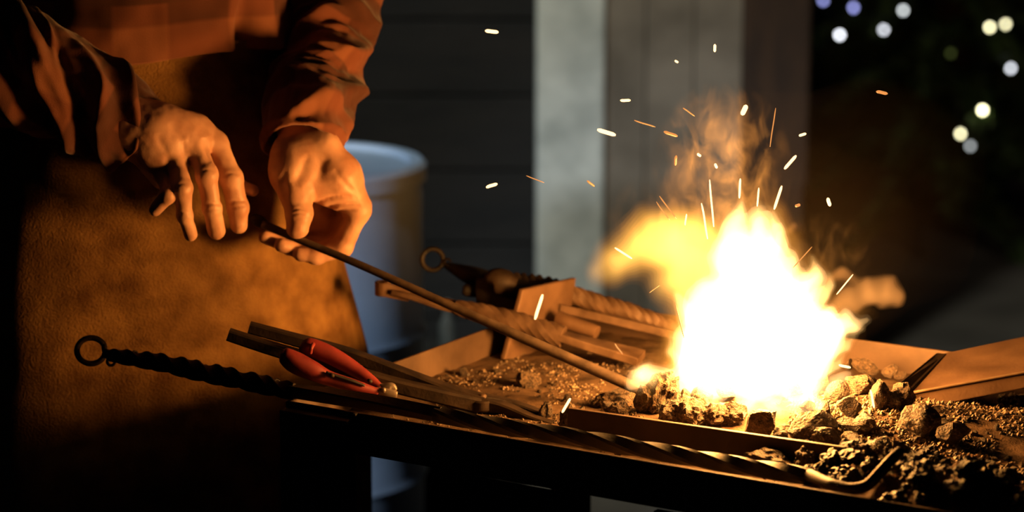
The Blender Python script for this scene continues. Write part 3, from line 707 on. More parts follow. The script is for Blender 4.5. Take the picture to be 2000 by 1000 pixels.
outer = [[(1470, 640, 0, 135)], [(1380, 680, 0, 88)], [(1330, 735, 0, 45), (1265, 735, -.02, 30), (1240, 722, -.02, 10)], [(1350, 640, 0, 45), (1325, 570, 0, 34)],
         [(1590, 690, .0, 75), (1640, 720, 0, 18)], [(1500, 530, 0, 75), (1500, 430, 0, 40), (1520, 375, 0, 6)], [(1430, 500, 0, 50), (1425, 420, 0, 25), (1420, 380, 0, 6)],
         [(1600, 580, 0, 40), (1585, 530, 0, 20), (1560, 490, 0, 6)], [(1640, 630, 0, 38), (1685, 610, 0, 12)], [(1640, 690, 0, 25), (1675, 660, 0, 8)], [(1610, 560, 0, 25), (1605, 520, 0, 8)]]
flame('flame_envelope', outer, (1, .40, .06), 10, warp=(.013, .006), levels=[(.009 - .0035 * q, .04 + .05 * q) for q in range(6)], seed=30, color2=(1, .33, .04))
lobe = [[(1420, 560, 0, 48), (1350, 520, .0, 48), (1300, 480, 0, 46), (1250, 480, 0, 30), (1205, 505, 0, 20), (1172, 535, 0, 9)],
        [(1340, 455, .01, 34), (1280, 450, .01, 26), (1240, 470, .01, 14)], [(1420, 500, 0, 40), (1360, 450, 0, 26)], [(1400, 580, 0, 46), (1330, 560, 0, 30), (1300, 560, 0, 16)],
        [(1230, 500, 0, 18), (1190, 545, 0, 9)], [(1370, 590, 0, 36), (1350, 660, 0, 24), (1320, 740, 0, 18)]]
flame('flame_lobe', lobe, (1, .60, .11), 62, warp=(.009, .0025), levels=[(.013 - .003 * q, .02 + .02 * q) for q in range(9)], seed=50, k=.02, color2=(1, .36, .03))
curl = [[(1610, 610, 0, 16), (1650, 580, 0, 17), (1690, 558, 0, 16), (1725, 556, 0, 12), (1746, 572, 0, 9), (1748, 592, 0, 5)],
        [(1660, 590, .005, 11), (1700, 572, .005, 10), (1728, 580, .005, 7), (1722, 596, .005, 4)], [(1615, 540, 0, 6), (1640, 530, 0, 9), (1660, 542, 0, 5)], [(1680, 552, 0, 10), (1735, 538, 0, 5)],
        [(1546, 456, 0, 7), (1554, 450, 0, 5)]]
tips = [[(1441, 480, 0, 34), (1438, 440, 0, 16), (1444, 398, 0, 3)], [(1489, 480, .0, 30), (1482, 436, .0, 15), (1487, 396, .0, 3)], [(1506, 490, -.01, 20), (1519, 452, -.01, 11), (1512, 412, -.01, 3)],
        [(1560, 560, 0, 24), (1592, 535, 0, 10), (1583, 505, 0, 3)], [(1590, 590, 0, 24), (1622, 560, 0, 9), (1618, 535, 0, 3)], [(1620, 640, 0, 30), (1660, 634, 0, 15), (1690, 636, 0, 3)],
        [(1610, 680, 0, 30), (1650, 672, 0, 12), (1672, 655, 0, 3)], [(1600, 720, 0, 22), (1635, 715, 0, 9), (1648, 695, 0, 3)], [(1350, 620, 0, 22), (1330, 580, 0, 8)], [(1330, 720, 0, 20), (1306, 690, 0, 8), (1312, 660, 0, 3)],
        [(1270, 745, -.03, 15), (1250, 725, -.03, 12), (1262, 712, -.03, 5)], [(1460, 785, -.05, 16), (1455, 812, -.06, 9), (1449, 834, -.065, 3)], [(1580, 785, -.04, 18), (1612, 800, -.05, 9), (1626, 820, -.055, 3)]]
flame('flame_tongue', tips, (1, .54, .16), 95, h=.0022, warp=(.006, .003), levels=((.003, .08), (.001, .25), (-.001, .67)), seed=90, k=.005)
flame('flame_curl', curl, (1, .35, .07), 34, h=.002, warp=(.007, .003), levels=((.003, .12), (.0015, .2), (0, .3), (-.002, .4)), seed=70)
def wisp(name, px, py, rx, ry, rz, strength, scale, seed):
    me = bpy.data.meshes.new(name); v, f = IV[3]; me.from_pydata([tuple(q) for q in v], [], f); me.update()
    m = bpy.data.materials.new(name); m.use_nodes = True; t = m.node_tree; t.nodes.clear(); N = t.nodes; L = t.links
    out = N.new('ShaderNodeOutputMaterial'); e = N.new('ShaderNodeEmission'); L.new(e.outputs[0], out.inputs['Volume'])
    e.inputs[0].default_value = (1, .36, .06, 1)
    tc = N.new('ShaderNodeTexCoord'); mp = N.new('ShaderNodeMapping'); mp.inputs['Scale'].default_value = (scale * rx, scale * ry, scale * rz * .55); mp.inputs['Location'].default_value = (seed, seed * .7, 0)
    L.new(tc.outputs['Object'], mp.inputs[0]); nz = N.new('ShaderNodeTexNoise'); nz.inputs['Scale'].default_value = 1; nz.inputs['Detail'].default_value = 3; nz.inputs['Distortion'].default_value = 1.6
    L.new(mp.outputs[0], nz.inputs['Vector'])
    mr = N.new('ShaderNodeMapRange'); mr.interpolation_type = 'SMOOTHSTEP'; mr.inputs[1].default_value = .47; mr.inputs[2].default_value = .72; L.new(nz.outputs[0], mr.inputs[0])
    ln = N.new('ShaderNodeVectorMath'); ln.operation = 'LENGTH'; L.new(tc.outputs['Object'], ln.inputs[0])
    fo = N.new('ShaderNodeMapRange'); fo.inputs[1].default_value = 1.0; fo.inputs[2].default_value = .25; L.new(ln.outputs['Value'], fo.inputs[0])
    mu = N.new('ShaderNodeMath'); mu.operation = 'MULTIPLY'; L.new(mr.outputs[0], mu.inputs[0]); L.new(fo.outputs[0], mu.inputs[1])
    m2 = N.new('ShaderNodeMath'); m2.operation = 'MULTIPLY'; L.new(mu.outputs[0], m2.inputs[0]); m2.inputs[1].default_value = strength; L.new(m2.outputs[0], e.inputs[1])
    try: m.cycles.volume_step_rate = .6
    except Exception: pass
    me.materials.append(m); o = link(name, me, None); o.parent = fire
    o.location = Vector(at(px, py, FY)) - Vector(fire.location); o.scale = (rx, ry, rz)
wisp('flame_wisp', 1410, 335, .080, .05, .105, 42, 34, 3.1)
wisp('flame_wisp', 1320, 430, .08, .04, .06, 16, 34, 8.1)
wisp('flame_wisp', 1590, 520, .07, .04, .07, 9, 34, 5.7)
def fl_light(px, py, dY, e, r):
    l = bpy.data.lights.new('fire_light', 'POINT'); l.energy = e; l.color = (1.0, .40, .082); l.shadow_soft_size = r
    o = bpy.data.objects.new('fire_light', l); COL.objects.link(o); o.parent = fire; o.location = Vector(at(px, py, FY + dY)) - Vector(fire.location)
fl_light(1475, 630, -.045, 21, .05)
fl_light(1420, 715, .0, 4, .03)
fl_light(1570, 700, .0, 4, .03)

def smoke():
    o = empty('smoke', at(1520, 400, FY + .06), 'thin brown smoke drifting up and right of the flames', 'smoke', None, 'stuff')
    m = bpy.data.materials.new('smoke'); m.use_nodes = True; t = m.node_tree; t.nodes.clear()
    u = t.nodes.new('ShaderNodeOutputMaterial'); e = t.nodes.new('ShaderNodeVolumeScatter'); t.links.new(e.outputs[0], u.inputs['Volume'])
    e.inputs['Color'].default_value = (.9, .8, .7, 1); e.inputs['Density'].default_value = .014
    v, f = IV[3]
    for px, py, rr in ((1545, 435, (.13, .09, .10)), (1555, 415, (.21, .13, .165))):
        c = at(px, py, FY + .06); mesh('smoke_puff', [c + q * np.array(rr) * (1 + .2 * float(vnoise(q * 2 + px, 3))) for q in v], f, m, o, True)
smoke()
# ------------------------------------------------------------------ sparks
SP = emis('spark_glow', (1, .55, .22), 3.6); SPD = emis('dim_spark_glow', (1, .36, .09), .9)
sparks = [
 (948, 60, 973, 63, 8, 2.75, 0, 'short spark flying alone at upper left over the dark wall'), (950, 366, 971, 359, 7, 2.72, 0, 'short spark over the dark wall, right of the barrel top'),
 (1212, 196, 1231, 196, 6, 2.7, 0, 'short level spark right of the pale pillar'), (1167, 253, 1202, 264, 9, 2.6, 0, 'thick bright spark crossing the right edge of the pale pillar'),
 (1396, 87, 1396, 101, 6, 2.66, 0, 'small upright spark high over the fire before the grey wall'), (1319, 118, 1324, 122, 5, 2.66, 0, 'tiny square spark high over the grey wall'),
 (1297, 257, 1323, 266, 7, 2.62, 1, 'orange curved spark left of the topmost flame wisp'), (1449, 224, 1458, 206, 11, 2.6, 0, 'fattest glowing spark beside the dark brown post'),
 (1561, 265, 1574, 261, 6, 2.64, 0, 'short spark right of the dark brown post'), (1712, 179, 1733, 183, 7, 2.7, 1, 'lone orange spark among the string lights at upper right'),
 (1532, 330, 1555, 304, 7, 2.58, 0, 'slanting spark at upper right of the flames'), (1617, 387, 1621, 402, 8, 2.62, 0, 'upright spark far right of the flame tips'),
 (1512, 409, 1527, 363, 6, 2.58, 0, 'long bright spark rising from the right flame tip'), (1386, 351, 1394, 443, 4, 2.6, 0, 'longest thin spark above the yellow flame lobe'),
 (1370, 397, 1382, 467, 4, 2.58, 0, 'thin upright spark inside the yellow flame lobe'), (1446, 349, 1444, 387, 5, 2.6, 0, 'thin spark straight above the tallest white tip'),
 (1482, 367, 1479, 403, 4, 2.6, 0, 'thin spark above the second white tip'), (1504, 287, 1515, 211, 2.5, 2.62, 1, 'long dim orange spark high above the right flame tip'),
 (1201, 484, 1234, 505, 4.5, 2.55, 0, 'slanting spark at the left end of the yellow flame'), (1288, 383, 1321, 427, 3, 2.6, 1, 'thin orange spark above the left flame lobe'),
 (1147, 353, 1161, 364, 5, 2.66, 1, 'curved small spark on the pillar edge level with the wisps'), (1045, 624, 1060, 575, 7, 2.78, 0, 'bright spark in front of the upright square plate'),
 (1098, 806, 1114, 778, 6, 2.5, 0, 'bright slanting spark above the black clinker by the tongs'), (1700, 762, 1707, 796, 5, 2.45, 0, 'thin upright spark before the right coke lumps'),
 (1639, 713, 1661, 718, 6, 2.55, 0, 'level spark at the right edge of the flames over the coke'), (1634, 575, 1666, 536, 3, 2.58, 0, 'thin slanting spark before the curling right flame'),
 (1363, 300, 1368, 305, 6, 2.62, 0, 'dot spark left of the upper flame wisp'), (1397, 320, 1400, 328, 6, 2.6, 0, 'dot spark in the middle of the upper flame wisp'),
 (1239, 235, 1280, 248, 3, 2.68, 1, 'faint long spark right of the thick spark'), (1321, 304, 1319, 323, 6, 2.64, 1, 'faint upright spark left of the wisp'),
 (1334, 211, 1357, 227, 3, 2.64, 1, 'faint slanting spark left of the top wisp tip'), (1028, 343, 1063, 357, 2, 2.7, 1, 'faint hair thin spark on the left edge of the pillar'),
 (1338, 440, 1341, 418, 3.5, 2.57, 0, 'small forked spark on top of the yellow lobe'), (1549, 523, 1586, 482, 2.5, 2.6, 1, 'hair thin spark at the right shoulder of the flames'),
 (1201, 671, 1216, 692, 3, 2.75, 1, 'short dim spark over the flat end of the scroll bar'), (1554, 402, 1562, 400, 7, 2.6, 1, 'dim round ember right of the flame tips'),
 (1268, 572, 1288, 557, 2, 2.56, 1, 'thin curved spark under the yellow lobe'), (1282, 394, 1308, 430, 2.5, 2.61, 1, 'second thin orange spark above the left flame lobe'),
 (1318, 590, 1336, 660, 2.5, 2.53, 1, 'thin spark before the left side of the fire'),
]
sv = IV[2]
for i, (xa, ya, xb, yb, wd, Y, dim, lab) in enumerate(sparks):
    a, b = at(xa, ya, Y), at(xb, yb, Y + .006); s = spline(np.array([a, a * .7 + b * .3 + rnd.uniform(-1, 1) * 4e-4, a * .3 + b * .7, b]), 9)
    t = np.linspace(-1, 1, 9); r = wd * m_px(Y) * .44 * (1 - np.abs(t)**8 * .5)
    o = sweep('spark', s, np.array([circ(q, 8) for q in r]), SPD if dim else SP, None, label=lab, cat='spark', group='sparks flying from the fire')

# ------------------------------------------------------------------ fir tree with string lights
TYY = 8.6
tb = at(1850, 200, TYY); tree = empty('fir_tree', (tb[0], TYY, 0), 'dark green fir tree carrying string lights at the upper right', 'tree')
rod('trunk', [(tb[0], TYY, 0, .09), (tb[0], TYY, 1.2, .07), (tb[0], TYY, 2.4, .015)], M['bark'], 20, 12, tree)
NV, NF = [], []
r = np.random.default_rng(5)
for bI in range(150):
    h0 = .18 + 2.1 * (bI / 150)**1.25; ang = bI * 2.399; ln = .95 * (1 - h0 / 2.6) + .12
    n = 46
    t = np.linspace(.12, 1, n); dirv = np.array([math.cos(ang), math.sin(ang), 0]); side = np.array([-dirv[1], dirv[0], 0])
    for q in t:
        c = np.array([tb[0], TYY, h0]) + dirv * ln * q + np.array([0, 0, -.20 * q * q * ln + .03 * math.sin(q * 5 + bI)])
        for sgn in (-1, 1):
            for kk in range(2):
                L_ = (.10 * (1.1 - q) + .035) * r.uniform(.7, 1.2); dv = side * sgn * r.uniform(.5, 1) + dirv * r.uniform(.4, 1) + np.array([0, 0, r.uniform(-.5, .35)]); dv /= np.linalg.norm(dv)
                w_ = np.cross(dv, r.normal(size=3)); w_ /= np.linalg.norm(w_); k0 = len(NV)
                NV += [c, c + dv * L_ * .5 + w_ * .011, c + dv * L_, c + dv * L_ * .5 - w_ * .011]; NF.append((k0, k0 + 1, k0 + 2, k0 + 3))
mesh('foliage', NV, NF, M['needle'], tree, False, kind='stuff')
cols = {'white': (.9, .93, 1.0), 'blue': (.42, .45, 1.0), 'yellow': (1.0, .93, .55), 'dim': (.8, .85, .85), 'green': (.4, .5, .12)}
bulbs = [(1640, 68, 'white', 3.2, 'bluish white string light, lowest of the left cluster'), (1667, 15, 'blue', 1.6, 'violet blue string light at the top edge'),
         (1764, 20, 'dim', 1.9, 'pale grey string light right of the violet blue one'), (1726, 58, 'white', 1.9, 'pale bluish string light below the pale grey one'),
         (1933, 53, 'yellow', 3.4, 'left of the two close yellow string lights at upper right'), (1964, 47, 'yellow', 2.6, 'right of the two close yellow string lights at upper right'),
         (1974, 133, 'white', 2.2, 'white string light nearest the right edge'), (1919, 215, 'yellow', 6.0, 'brightest yellow string light on the tree'),
         (1876, 261, 'yellow', 3.2, 'yellowish string light below left of the brightest one'), (1895, 285, 'dim', .9, 'dim grey string light, lowest on the tree'),
         (1857, 104, 'green', .12, 'faint greenish string light in the middle of the tree'), (1608, 1, 'blue', 1.4, 'blue string light cut by the top edge, leftmost')]
wirepts = []
for px, py, c, e, lab in bulbs:
    p = at(px, py, TYY - .75); o = empty('string_light', p, lab, 'string light', 'string lights on the fir tree')
    v, f = IV[2]; me = mesh('bulb', [p + q * np.array([.0075, .0075, .009]) for q in v], f, emis('bulb_glow', cols[c], e * 2.7), o, True)
    rod('socket', [list(p + np.array([0, 0, .0075])) + [.005], list(p + np.array([0, 0, .034])) + [.004]], M['wire'], 6, 8, o)
    wirepts.append(p + np.array([0, .004, .036]))
wp = sorted(wirepts, key=lambda q: q[0]); cw = []
for a, b in zip(wp[:-1], wp[1:]):
    cw += [list(a) + [.002], list((a + b) / 2 + np.array([0, .03, -.03])) + [.002]]
cw.append(list(wp[-1]) + [.002])
s = spline(np.array(cw), 160); sweep('light_cable', s[:, :3], np.array([circ(.002, 6)] * 160), M['wire'], None, ref=(0, -1, .3), label='thin dark cable linking the string lights on the tree', cat='cable')

# ------------------------------------------------------------------ the blacksmith
EL = np.array([.89, .45, 0]); EL /= np.linalg.norm(EL); EN = np.array([EL[1], -EL[0], 0])      # across the body / facing the fire
TC = np.array([-.443, 3.01, 0])
person = empty('person', (TC[0], TC[1], 0), 'blacksmith in plaid shirt and tan leather apron holding an iron rod', 'person')
YB, YA = 2.84, 2.80
def HJ(l, Y): return [np.array(list(at(a, b, Y + d)) + [r * m_px(Y)]) for a, b, d, r in l]
def hand_sdf(palm, fingers, arm, lo_pad, h, kp=.020, kf=.007, grooves=(), name=''):
    allp = np.array([j for ch in palm + fingers + arm for j in ch])
    lo = (allp[:, :3] - allp[:, 3:4]).min(0) - lo_pad; hi = (allp[:, :3] + allp[:, 3:4]).max(0) + lo_pad
    P = grid(lo, hi, h); F = None
    for ch in palm + arm:
        for p, q in zip(ch[:-1], ch[1:]):
            d = cone(P, p[:3], q[:3], p[3], q[3]); F = d if F is None else smin(F, d, kp)
    G = None
    for ch in fingers:
        g = None
        for p, q in zip(ch[:-1], ch[1:]):
            d = cone(P, p[:3], q[:3], p[3], q[3]); g = d if g is None else smin(g, d, .004)
        for p in ch[1:-1]:                       # bony joints
            d = np.linalg.norm(P - p[:3].astype(np.float32), axis=-1) - p[3] * 1.07; g = smin(g, d, .004)
        G = g if G is None else smin(G, g, .0012)
    F = smin(F, G, kf)
    F = F + .0006 * vnoise(P * 60, 3) + .00035 * vnoise(P * 170, 4)
    for a, b, rr in grooves:
        d = cone(P, a, b, rr, rr); F = -smin(-F, d, .003)
    F[[0, -1]] = 1; F[:, [0, -1]] = 1; F[:, :, [0, -1]] = 1
    return surfnet(F, lo, h)
# viewer's right: closed hand pinching the rod
B_palm = [HJ([(632, 288, .006, 33), (664, 345, .0, 30), (700, 408, .004, 21)], YB), HJ([(615, 285, .018, 32), (668, 340, .020, 28), (702, 402, .024, 20)], YB),
          HJ([(600, 285, .032, 30), (650, 340, .038, 26), (690, 398, .044, 19)], YB), HJ([(585, 290, .045, 28), (630, 345, .053, 24), (665, 395, .060, 18)], YB),
          HJ([(566, 300, .004, 36), (568, 340, -.006, 34), (577, 378, -.018, 30)], YB), HJ([(590, 330, .002, 34), (640, 365, .004, 28), (690, 402, .006, 18)], YB),
          HJ([(560, 330, .02, 30), (575, 385, .03, 24)], YB), HJ([(585, 380, .040, 30), (622, 425, .046, 27), (650, 448, .050, 22)], YB)]
B_f = [HJ([(577, 376, -.018, 29), (584, 418, -.027, 24.5), (581, 445, -.030, 22)], YB),
       HJ([(702, 412, .004, 20), (668, 482, .010, 20.5), (618, 498, .008, 17), (586, 496, .004, 14)], YB),
       HJ([(703, 404, .024, 19), (660, 482, .026, 19), (590, 492, .018, 16), (549, 479, .004, 14)], YB),
       HJ([(690, 398, .044, 18), (645, 474, .044, 17), (565, 482, .032, 14.5), (517, 463, .012, 13)], YB),
       HJ([(665, 395, .060, 16), (620, 455, .062, 14), (560, 462, .052, 12.5), (528, 456, .042, 11)], YB)]
B_arm = [HJ([(630, 120, .158, 46), (613, 180, .11, 50), (600, 240, .052, 50), (596, 292, .022, 46)], YB)]
def crease(V, Q, lines, Ymax):
    """press skin folds into the near side of a hand: lines of (points px, width px, depth m)"""
    q = V - CAM; dz = q @ FW; px = 1000 + q[:, 0] / dz * FPX; py = 500 - (q @ UP) / dz * FPX
    a, b, c = V[Q[:, 0]], V[Q[:, 1]], V[Q[:, 2]]; fn = np.cross(b - a, c - a); N = np.zeros_like(V)
    for k_ in range(4): np.add.at(N, Q[:, k_], fn)
    N /= np.linalg.norm(N, axis=1)[:, None] + 1e-12; face = np.clip(-(N @ FW) * 2.5, 0, 1) * (V[:, 1] < Ymax)
    for l, wd, dep in lines:
        l = spline(np.array([[x, y, 0.] for x, y in l]), 24)[:, :2]; t_ = np.linspace(-1, 1, 24)
        D_ = np.hypot(px[:, None] - l[:, 0], py[:, None] - l[:, 1]); k_ = D_.argmin(1); d_ = D_.min(1)
        V = V - (N * (dep * np.exp(-(d_ / wd)**2) * (1 - np.abs(t_[k_])**3) * face)[:, None])
    return V
VB, QB = hand_sdf(B_palm, B_f, B_arm, .012, .0018)
VB = crease(VB, QB, [([(606, 404), (640, 388), (672, 384), (700, 388)], 4, .0030), ([(622, 412), (655, 402), (690, 398), (706, 402)], 4, .0030), ([(640, 424), (670, 412), (700, 410)], 3.5, .002),
    ([(570, 412), (585, 407), (602, 413)], 2.6, .0014), ([(568, 420), (585, 416), (603, 421)], 2.6, .0016), ([(572, 428), (588, 425), (603, 429)], 2.2, .001),
    ([(600, 300), (590, 335), (572, 362)], 11, .0035), ([(560, 330), (552, 360), (560, 395)], 9, .0025), ([(650, 330), (676, 360), (700, 384)], 6, .0012), ([(640, 300), (626, 330), (620, 356)], 8, .0016)], 2.90)
# viewer's left: open hand hanging over the work
A_palm = [HJ([(326, 238, .010, 32), (380, 255, .020, 27), (420, 280, .022, 24)], YA), HJ([(312, 244, -.004, 31), (350, 258, .000, 26), (381, 281, .000, 22)], YA),
          HJ([(296, 258, -.010, 28), (325, 285, -.010, 24), (348, 312, -.014, 20)], YA), HJ([(282, 274, -.006, 27), (300, 310, -.008, 22), (322, 344, -.012, 17)], YA),
          HJ([(285, 290, .020, 32), (318, 345, .012, 25)], YA), HJ([(340, 262, .05, 30), (420, 320, .05, 24)], YA)]
A_f = [HJ([(421, 282, .022, 24), (451, 348, .008, 22), (464, 405, .010, 20), (467, 440, .016, 17.5)], YA),
       HJ([(382, 284, .0, 21), (404, 342, -.018, 20.5), (414, 408, -.014, 17.5), (423, 450, -.002, 18)], YA),
       HJ([(348, 314, -.014, 18), (356, 368, -.034, 18.5), (361, 420, -.028, 14), (373, 458, -.016, 13)], YA),
       HJ([(326, 346, -.014, 16), (328, 380, -.036, 15), (303, 410, -.030, 12)], YA),
       HJ([(420, 322, .05, 20), (458, 358, .040, 14), (494, 372, .030, 11.5)], YA)]
A_arm = [HJ([(120, 168, .02, 60), (200, 212, .018, 58), (258, 246, .006, 54), (300, 258, -.002, 46)], YA)]
VA, QA = hand_sdf(A_palm, A_f, A_arm, .012, .0018)
VA = crease(VA, QA, [([(442, 400), (460, 393), (482, 392)], 2.6, .0016), ([(443, 410), (462, 404), (482, 403)], 2.4, .0013), ([(398, 402), (416, 397), (432, 400)], 2.6, .0016), ([(400, 412), (417, 408), (432, 410)], 2.3, .0012),
    ([(345, 418), (360, 414), (376, 418)], 2.4, .0013), ([(432, 345), (452, 338), (470, 342)], 3, .0012), ([(392, 336), (404, 331), (420, 334)], 3, .0012), ([(344, 362), (356, 358), (370, 362)], 3, .0012),
    ([(400, 268), (404, 290), (414, 318)], 8, .0030), ([(358, 275), (362, 300), (374, 330)], 9, .0030), ([(325, 300), (332, 322), (342, 345)], 9, .0018), ([(330, 240), (345, 258), (362, 268)], 7, .0015), ([(305, 262), (318, 285), (330, 300)], 7, .0012)], 2.86)
# trunk, hidden under the clothes
def body_core():
    rows = []
    for z, a_, b_ in ((.86, .15, .10), (1.0, .155, .105), (1.15, .15, .10), (1.3, .165, .105), (1.45, .17, .10), (1.52, .10, .07), (1.56, .06, .06)):
        rows.append([TC + EL * a_ * math.cos(t) + EN * b_ * math.sin(t) + Z * z for t in np.linspace(0, 2 * np.pi, 24, endpoint=False)])
    V = np.array(rows).reshape(-1, 3); n = 24; m = len(rows)
    Q = [(i * n + j, i * n + (j + 1) % n, (i + 1) * n + (j + 1) % n, (i + 1) * n + j) for i in range(m - 1) for j in range(n)]
    return V, np.array(Q)
VT, QT = body_core()
V_ = np.vstack([VB, VA, VT]); Q_ = np.vstack([QB, QA + len(VB), QT + len(VB) + len(VA)])
body = mesh('body', V_, Q_, M['skin'], person, True)
def nail(tip, prev, nrm, wpx=.8, lab=None):
    t = tip[:3] - prev[:3]; t /= np.linalg.norm(t); nrm = np.array(nrm, float); nrm -= (nrm @ t) * t; nrm /= np.linalg.norm(nrm); s_ = np.cross(t, nrm); r = tip[3]
    V, F = [], []; n, m = 9, 9
    for i in range(n):
        for j in range(m):
            a = (j / (m - 1) - .5) * 1.7; u = (i / (n - 1) - .5) * 1.5 * r; w_ = r * 1.02 * math.sqrt(max(1 - ((i / (n - 1) - .5) * 1.75)**4, .05))
            V.append(tip[:3] + t * (u + .18 * r) + s_ * w_ * math.sin(a) * .8 + nrm * (r * 1.015 * math.cos(a) - .0002))
    F = [(i * m + j, i * m + j + 1, (i + 1) * m + j + 1, (i + 1) * m + j) for i in range(n - 1) for j in range(m - 1)]
    o = mesh('fingernail', V, F, M['nail'], body, True); sd = o.modifiers.new('thick', 'SOLIDIFY'); sd.thickness = .0007; sd.offset = 0
nail(B_f[0][-1], B_f[0][-2], (-.25, -1, .0)); nail(B_f[1][-1], B_f[1][-2], (-.2, -.5, -.9)); nail(B_f[2][-1], B_f[2][-2], (-.2, -.6, -.9)); nail(B_f[3][-1], B_f[3][-2], (-.2, -.6, -.9))
nail(A_f[0][-1], A_f[0][-2], (.7, -.6, .2)); nail(A_f[1][-1], A_f[1][-2], (.7, -.7, .2)); nail(A_f[2][-1], A_f[2][-2], (.7, -.6, -.2)); nail(A_f[4][-1], A_f[4][-2], (.1, -.6, .9))

# sleeves: tubes with pressed folds
def sleeve(name, ctrl, folds, n=190, m=120, seed=0, cuff=.03, noise=.0035):
    s = spline(np.array([list(at(a, b, Y)) + [r * m_px(Y)] for a, b, Y, r in ctrl]), n)
    T, N, B = frames(s[:, :3], (0, -1, 0)); L = np.r_[0, np.cumsum(np.linalg.norm(np.diff(s[:, :3], axis=0), axis=1))]
    ph = np.linspace(-np.pi, np.pi, m, endpoint=False); PH, SS = np.meshgrid(ph, L)
    d = np.zeros_like(PH)
    rf = np.random.default_rng(seed + 100)
    folds = list(folds) + [(rf.uniform(.15, .97), rf.uniform(-1.6, 1.6), rf.uniform(.3, .7), rf.uniform(-.02, .07), rf.uniform(.003, .007), rf.uniform(.004, .009)) for _ in range(22)]
    for s0, p0, hw, slant, amp, wd in folds:
        dp = (PH - p0 + np.pi) % (2 * np.pi) - np.pi
        x = (SS - s0 * L[-1] - slant * dp - .006 * np.sin(dp * 3 + s0 * 40)) / wd
        rid = np.exp(-np.abs(x)**1.5) - .45 * np.exp(-(x - 1.7)**2)
        d += amp * rid * np.exp(-(dp / hw)**2)
    Pn = np.stack([np.cos(PH) * 2.2, np.sin(PH) * 2.2, SS * 28], -1); d += noise * fbm(Pn, seed, 3)
    R = s[:, 3:4] + d
    V = s[:, None, :3] + R[..., None] * (np.cos(PH)[..., None] * N[:, None] + np.sin(PH)[..., None] * B[:, None])
    # turned-in cuff
    cen = s[-1, :3]; inner = []
    for sh, off in ((.93, .0015), (.90, -.012), (.88, -.04)):
        inner.append(cen + T[-1] * off + (V[-1] - cen) * sh)
    V = np.concatenate([V, np.array(inner)], 0); nn = V.shape[0]
    uvv = np.concatenate([SS, np.repeat(SS[-1:], 3, 0) + np.array([[.002], [.012], [.03]])], 0); uvu = (PH[0] + np.pi) * s[:, 3].mean()
    uv = np.stack([np.broadcast_to(uvu, (nn, m)), uvv], -1).reshape(-1, 2)
    idx = np.arange(nn * m).reshape(nn, m); a = idx[:-1]; b = idx[1:]
    F = np.stack([a, np.roll(a, -1, 1), np.roll(b, -1, 1), b], -1).reshape(-1, 4)
    return mesh(name, V.reshape(-1, 3), F, M['plaid'], None, True, uv)
# phi: 0 faces the camera; positive turns towards T x N
fB = [(.30, -.5, .9, .02, .010, .016), (.42, -.3, .8, .05, .013, .014), (.52, -.6, .9, -.02, .010, .012), (.60, .2, .7, .04, .011, .012), (.66, -.9, .6, .05, .016, .020),
      (.72, -.2, .7, .02, .007, .008), (.77, .2, .6, .0, .006, .007), (.82, -.1, .7, .015, .006, .007), (.87, .1, .8, -.01, .007, .009), (.93, -.4, .9, .01, .005, .008), (.78, -1.3, .5, .06, .015, .022), (.18, .4, .9, .06, .010, .02), (.985, 0, 9, 0, .004, .006)]
slB = sleeve('shirt_sleeve', [(705, -330, 3.10, 118), (672, -120, 3.08, 112), (650, -20, 3.06, 100), (640, 60, 3.03, 90), (628, 120, 2.995, 82), (612, 180, 2.95, 88), (598, 240, 2.89, 84), (592, 288, 2.862, 77)], fB, seed=4)
fA = [(.40, -.3, .9, .05, .016, .018), (.50, .5, .9, .06, .015, .016), (.58, -.2, .8, .07, .018, .017), (.66, .6, .8, .06, .014, .014), (.70, -.5, .8, .08, .014, .014), (.77, .2, .8, .06, .014, .013), (.84, .7, .6, .04, .012, .011),
      (.86, -.4, .8, .06, .012, .013), (.92, .3, .8, .04, .011, .010), (.97, -.2, 1.2, .03, .008, .009), (.3, .3, .9, .05, .016, .02), (.63, 1.1, .5, .03, .013, .014)]
slA = sleeve('shirt_sleeve', [(-330, -60, 2.895, 140), (-150, 45, 2.835, 128), (0, 115, 2.815, 116), (100, 160, 2.810, 104), (185, 206, 2.815, 94), (235, 240, 2.820, 89), (266, 264, 2.825, 84)], fA, seed=9)
for o in (slA, slB):
    o.parent = person; o.matrix_parent_inverse = Matrix.Translation(person.location).inverted()
# shirt trunk and apron: elliptical shells around the body
def shell(name, zs, cen, aa, bb, phi, disp, mat, thick, uvs=1.0):
    nz, npn = len(zs), len(phi); V = np.zeros((nz, npn, 3)); uv = np.zeros((nz, npn, 2))
    for i, z in enumerate(zs):
        d = disp(i, z, phi); zz = z + (zoff(phi, i / (nz - 1)) if zoff else 0)
        c = cen(z)
        V[i] = c + EL * ((aa(z) + d) * np.cos(phi))[:, None] + EN * ((bb(z) + d) * np.sin(phi))[:, None] + np.outer(np.broadcast_to(zz, phi.shape), Z)
        uv[i] = np.stack([phi * .17, np.full(npn, z)], -1)
    idx = np.arange(nz * npn).reshape(nz, npn)
    F = np.stack([idx[:-1, :-1], idx[:-1, 1:], idx[1:, 1:], idx[1:, :-1]], -1).reshape(-1, 4)
    o = mesh(name, V.reshape(-1, 3), F, mat, person, True, uv.reshape(-1, 2)); sd = o.modifiers.new('thick', 'SOLIDIFY'); sd.thickness = thick; sd.offset = -1; return o
zW = at(330, 104, 2.90)[2]
zoff = None
phA = np.linspace(math.radians(-12), math.radians(196), 150)
zs = np.linspace(zW + .012, .30, 130)
cenA = lambda z: TC + EL * (-.004 + .012 * np.clip((zW - z) / .35, 0, 1.3))
aA = lambda z: .187 + .061 * np.clip((zW - z) / .35, 0, 1.2)
bA = lambda z: .132 + .02 * np.clip((zW - z) / .35, 0, 1.2)
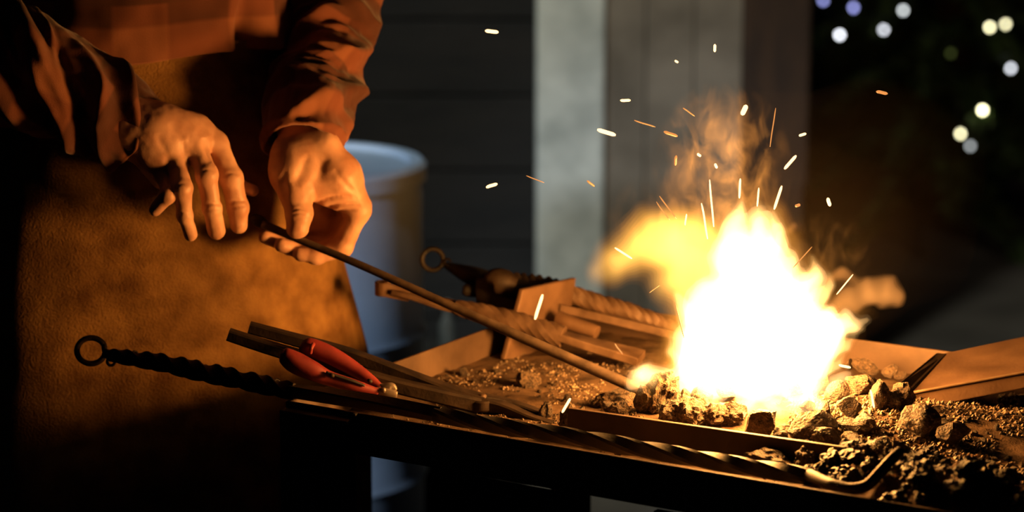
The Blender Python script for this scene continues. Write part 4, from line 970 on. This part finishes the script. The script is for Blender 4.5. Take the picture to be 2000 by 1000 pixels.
def dA(i, z, ph):
    P = np.stack([np.cos(ph) * 2.2, np.sin(ph) * 2.2, np.full(ph.shape, z * 4)], -1)
    return .007 * fbm(P, 21, 2) + .010 * np.clip((zW - z) / .4, 0, 1.2) * np.sin(ph * 4.1 + 1 + z * 2) * .6
apron = shell('apron', zs, cenA, aA, bA, phA, dA, M['leather'], .003)
phS = np.linspace(0, 2 * math.pi, 260)
def zoff(ph, t): return (.006 * np.sin(ph * 2.0 + .6) + .0035 * np.sin(ph * 5.3)) * t**3
zs2 = np.linspace(1.50, zW, 120)
aS = lambda z: .191 - .015 * np.clip((z - 1.36) / .14, 0, 1); bS = lambda z: .139
def dS(i, z, ph):
    P = np.stack([np.cos(ph) * 2.4, np.sin(ph) * 2.4, np.full(ph.shape, z * 12)], -1); t = 1 - np.clip((z - zW) / .10, 0, 1)
    flap = .018 * np.exp(-((ph - 1.0) / .12)**2) * t
    return .008 * fbm(P, 33, 3) + .007 * np.sin(z * 95 + 2 * np.sin(ph * 2) + ph * 1.5) * (.3 + .5 * vnoise(P * .8, 7)) + .004 * t**4 + flap - .020 * np.exp(-((ph - 1.2) / .055)**2) * t
shirt = shell('shirt', zs2, lambda z: TC, aS, bS, phS, dS, M['plaid'], .003)
zoff = None
# trousers and boots behind the apron
for sg in (-1, 1):
    hip = TC + EL * .085 * sg; ft = TC + EL * .12 * sg
    s = spline(np.array([list(hip + Z * .98) + [.095], list(hip + Z * .75) + [.085], list(ft + Z * .48) + [.065], list(ft + Z * .28) + [.06], list(ft + Z * .06) + [.055]]), 40)
    sweep('trouser_leg', s[:, :3], np.array([circ(q, 28) for q in s[:, 3]]), M['trouser'], person, ref=EN)
    s = np.array([list(ft - EN * .07 + Z * .045) + [.03], list(ft - EN * .05 + Z * .05) + [.044], list(ft + EN * .02 + Z * .055) + [.05], list(ft + EN * .10 + Z * .04) + [.042], list(ft + EN * .17 + Z * .035) + [.034], list(ft + EN * .195 + Z * .03) + [.018]])
    s = spline(s, 30); s[:, 2] = s[:, 3] * .95
    sweep('boot', s[:, :3], np.array([circ(q, 20) for q in s[:, 3]]), M['boot'], person, ref=Z)
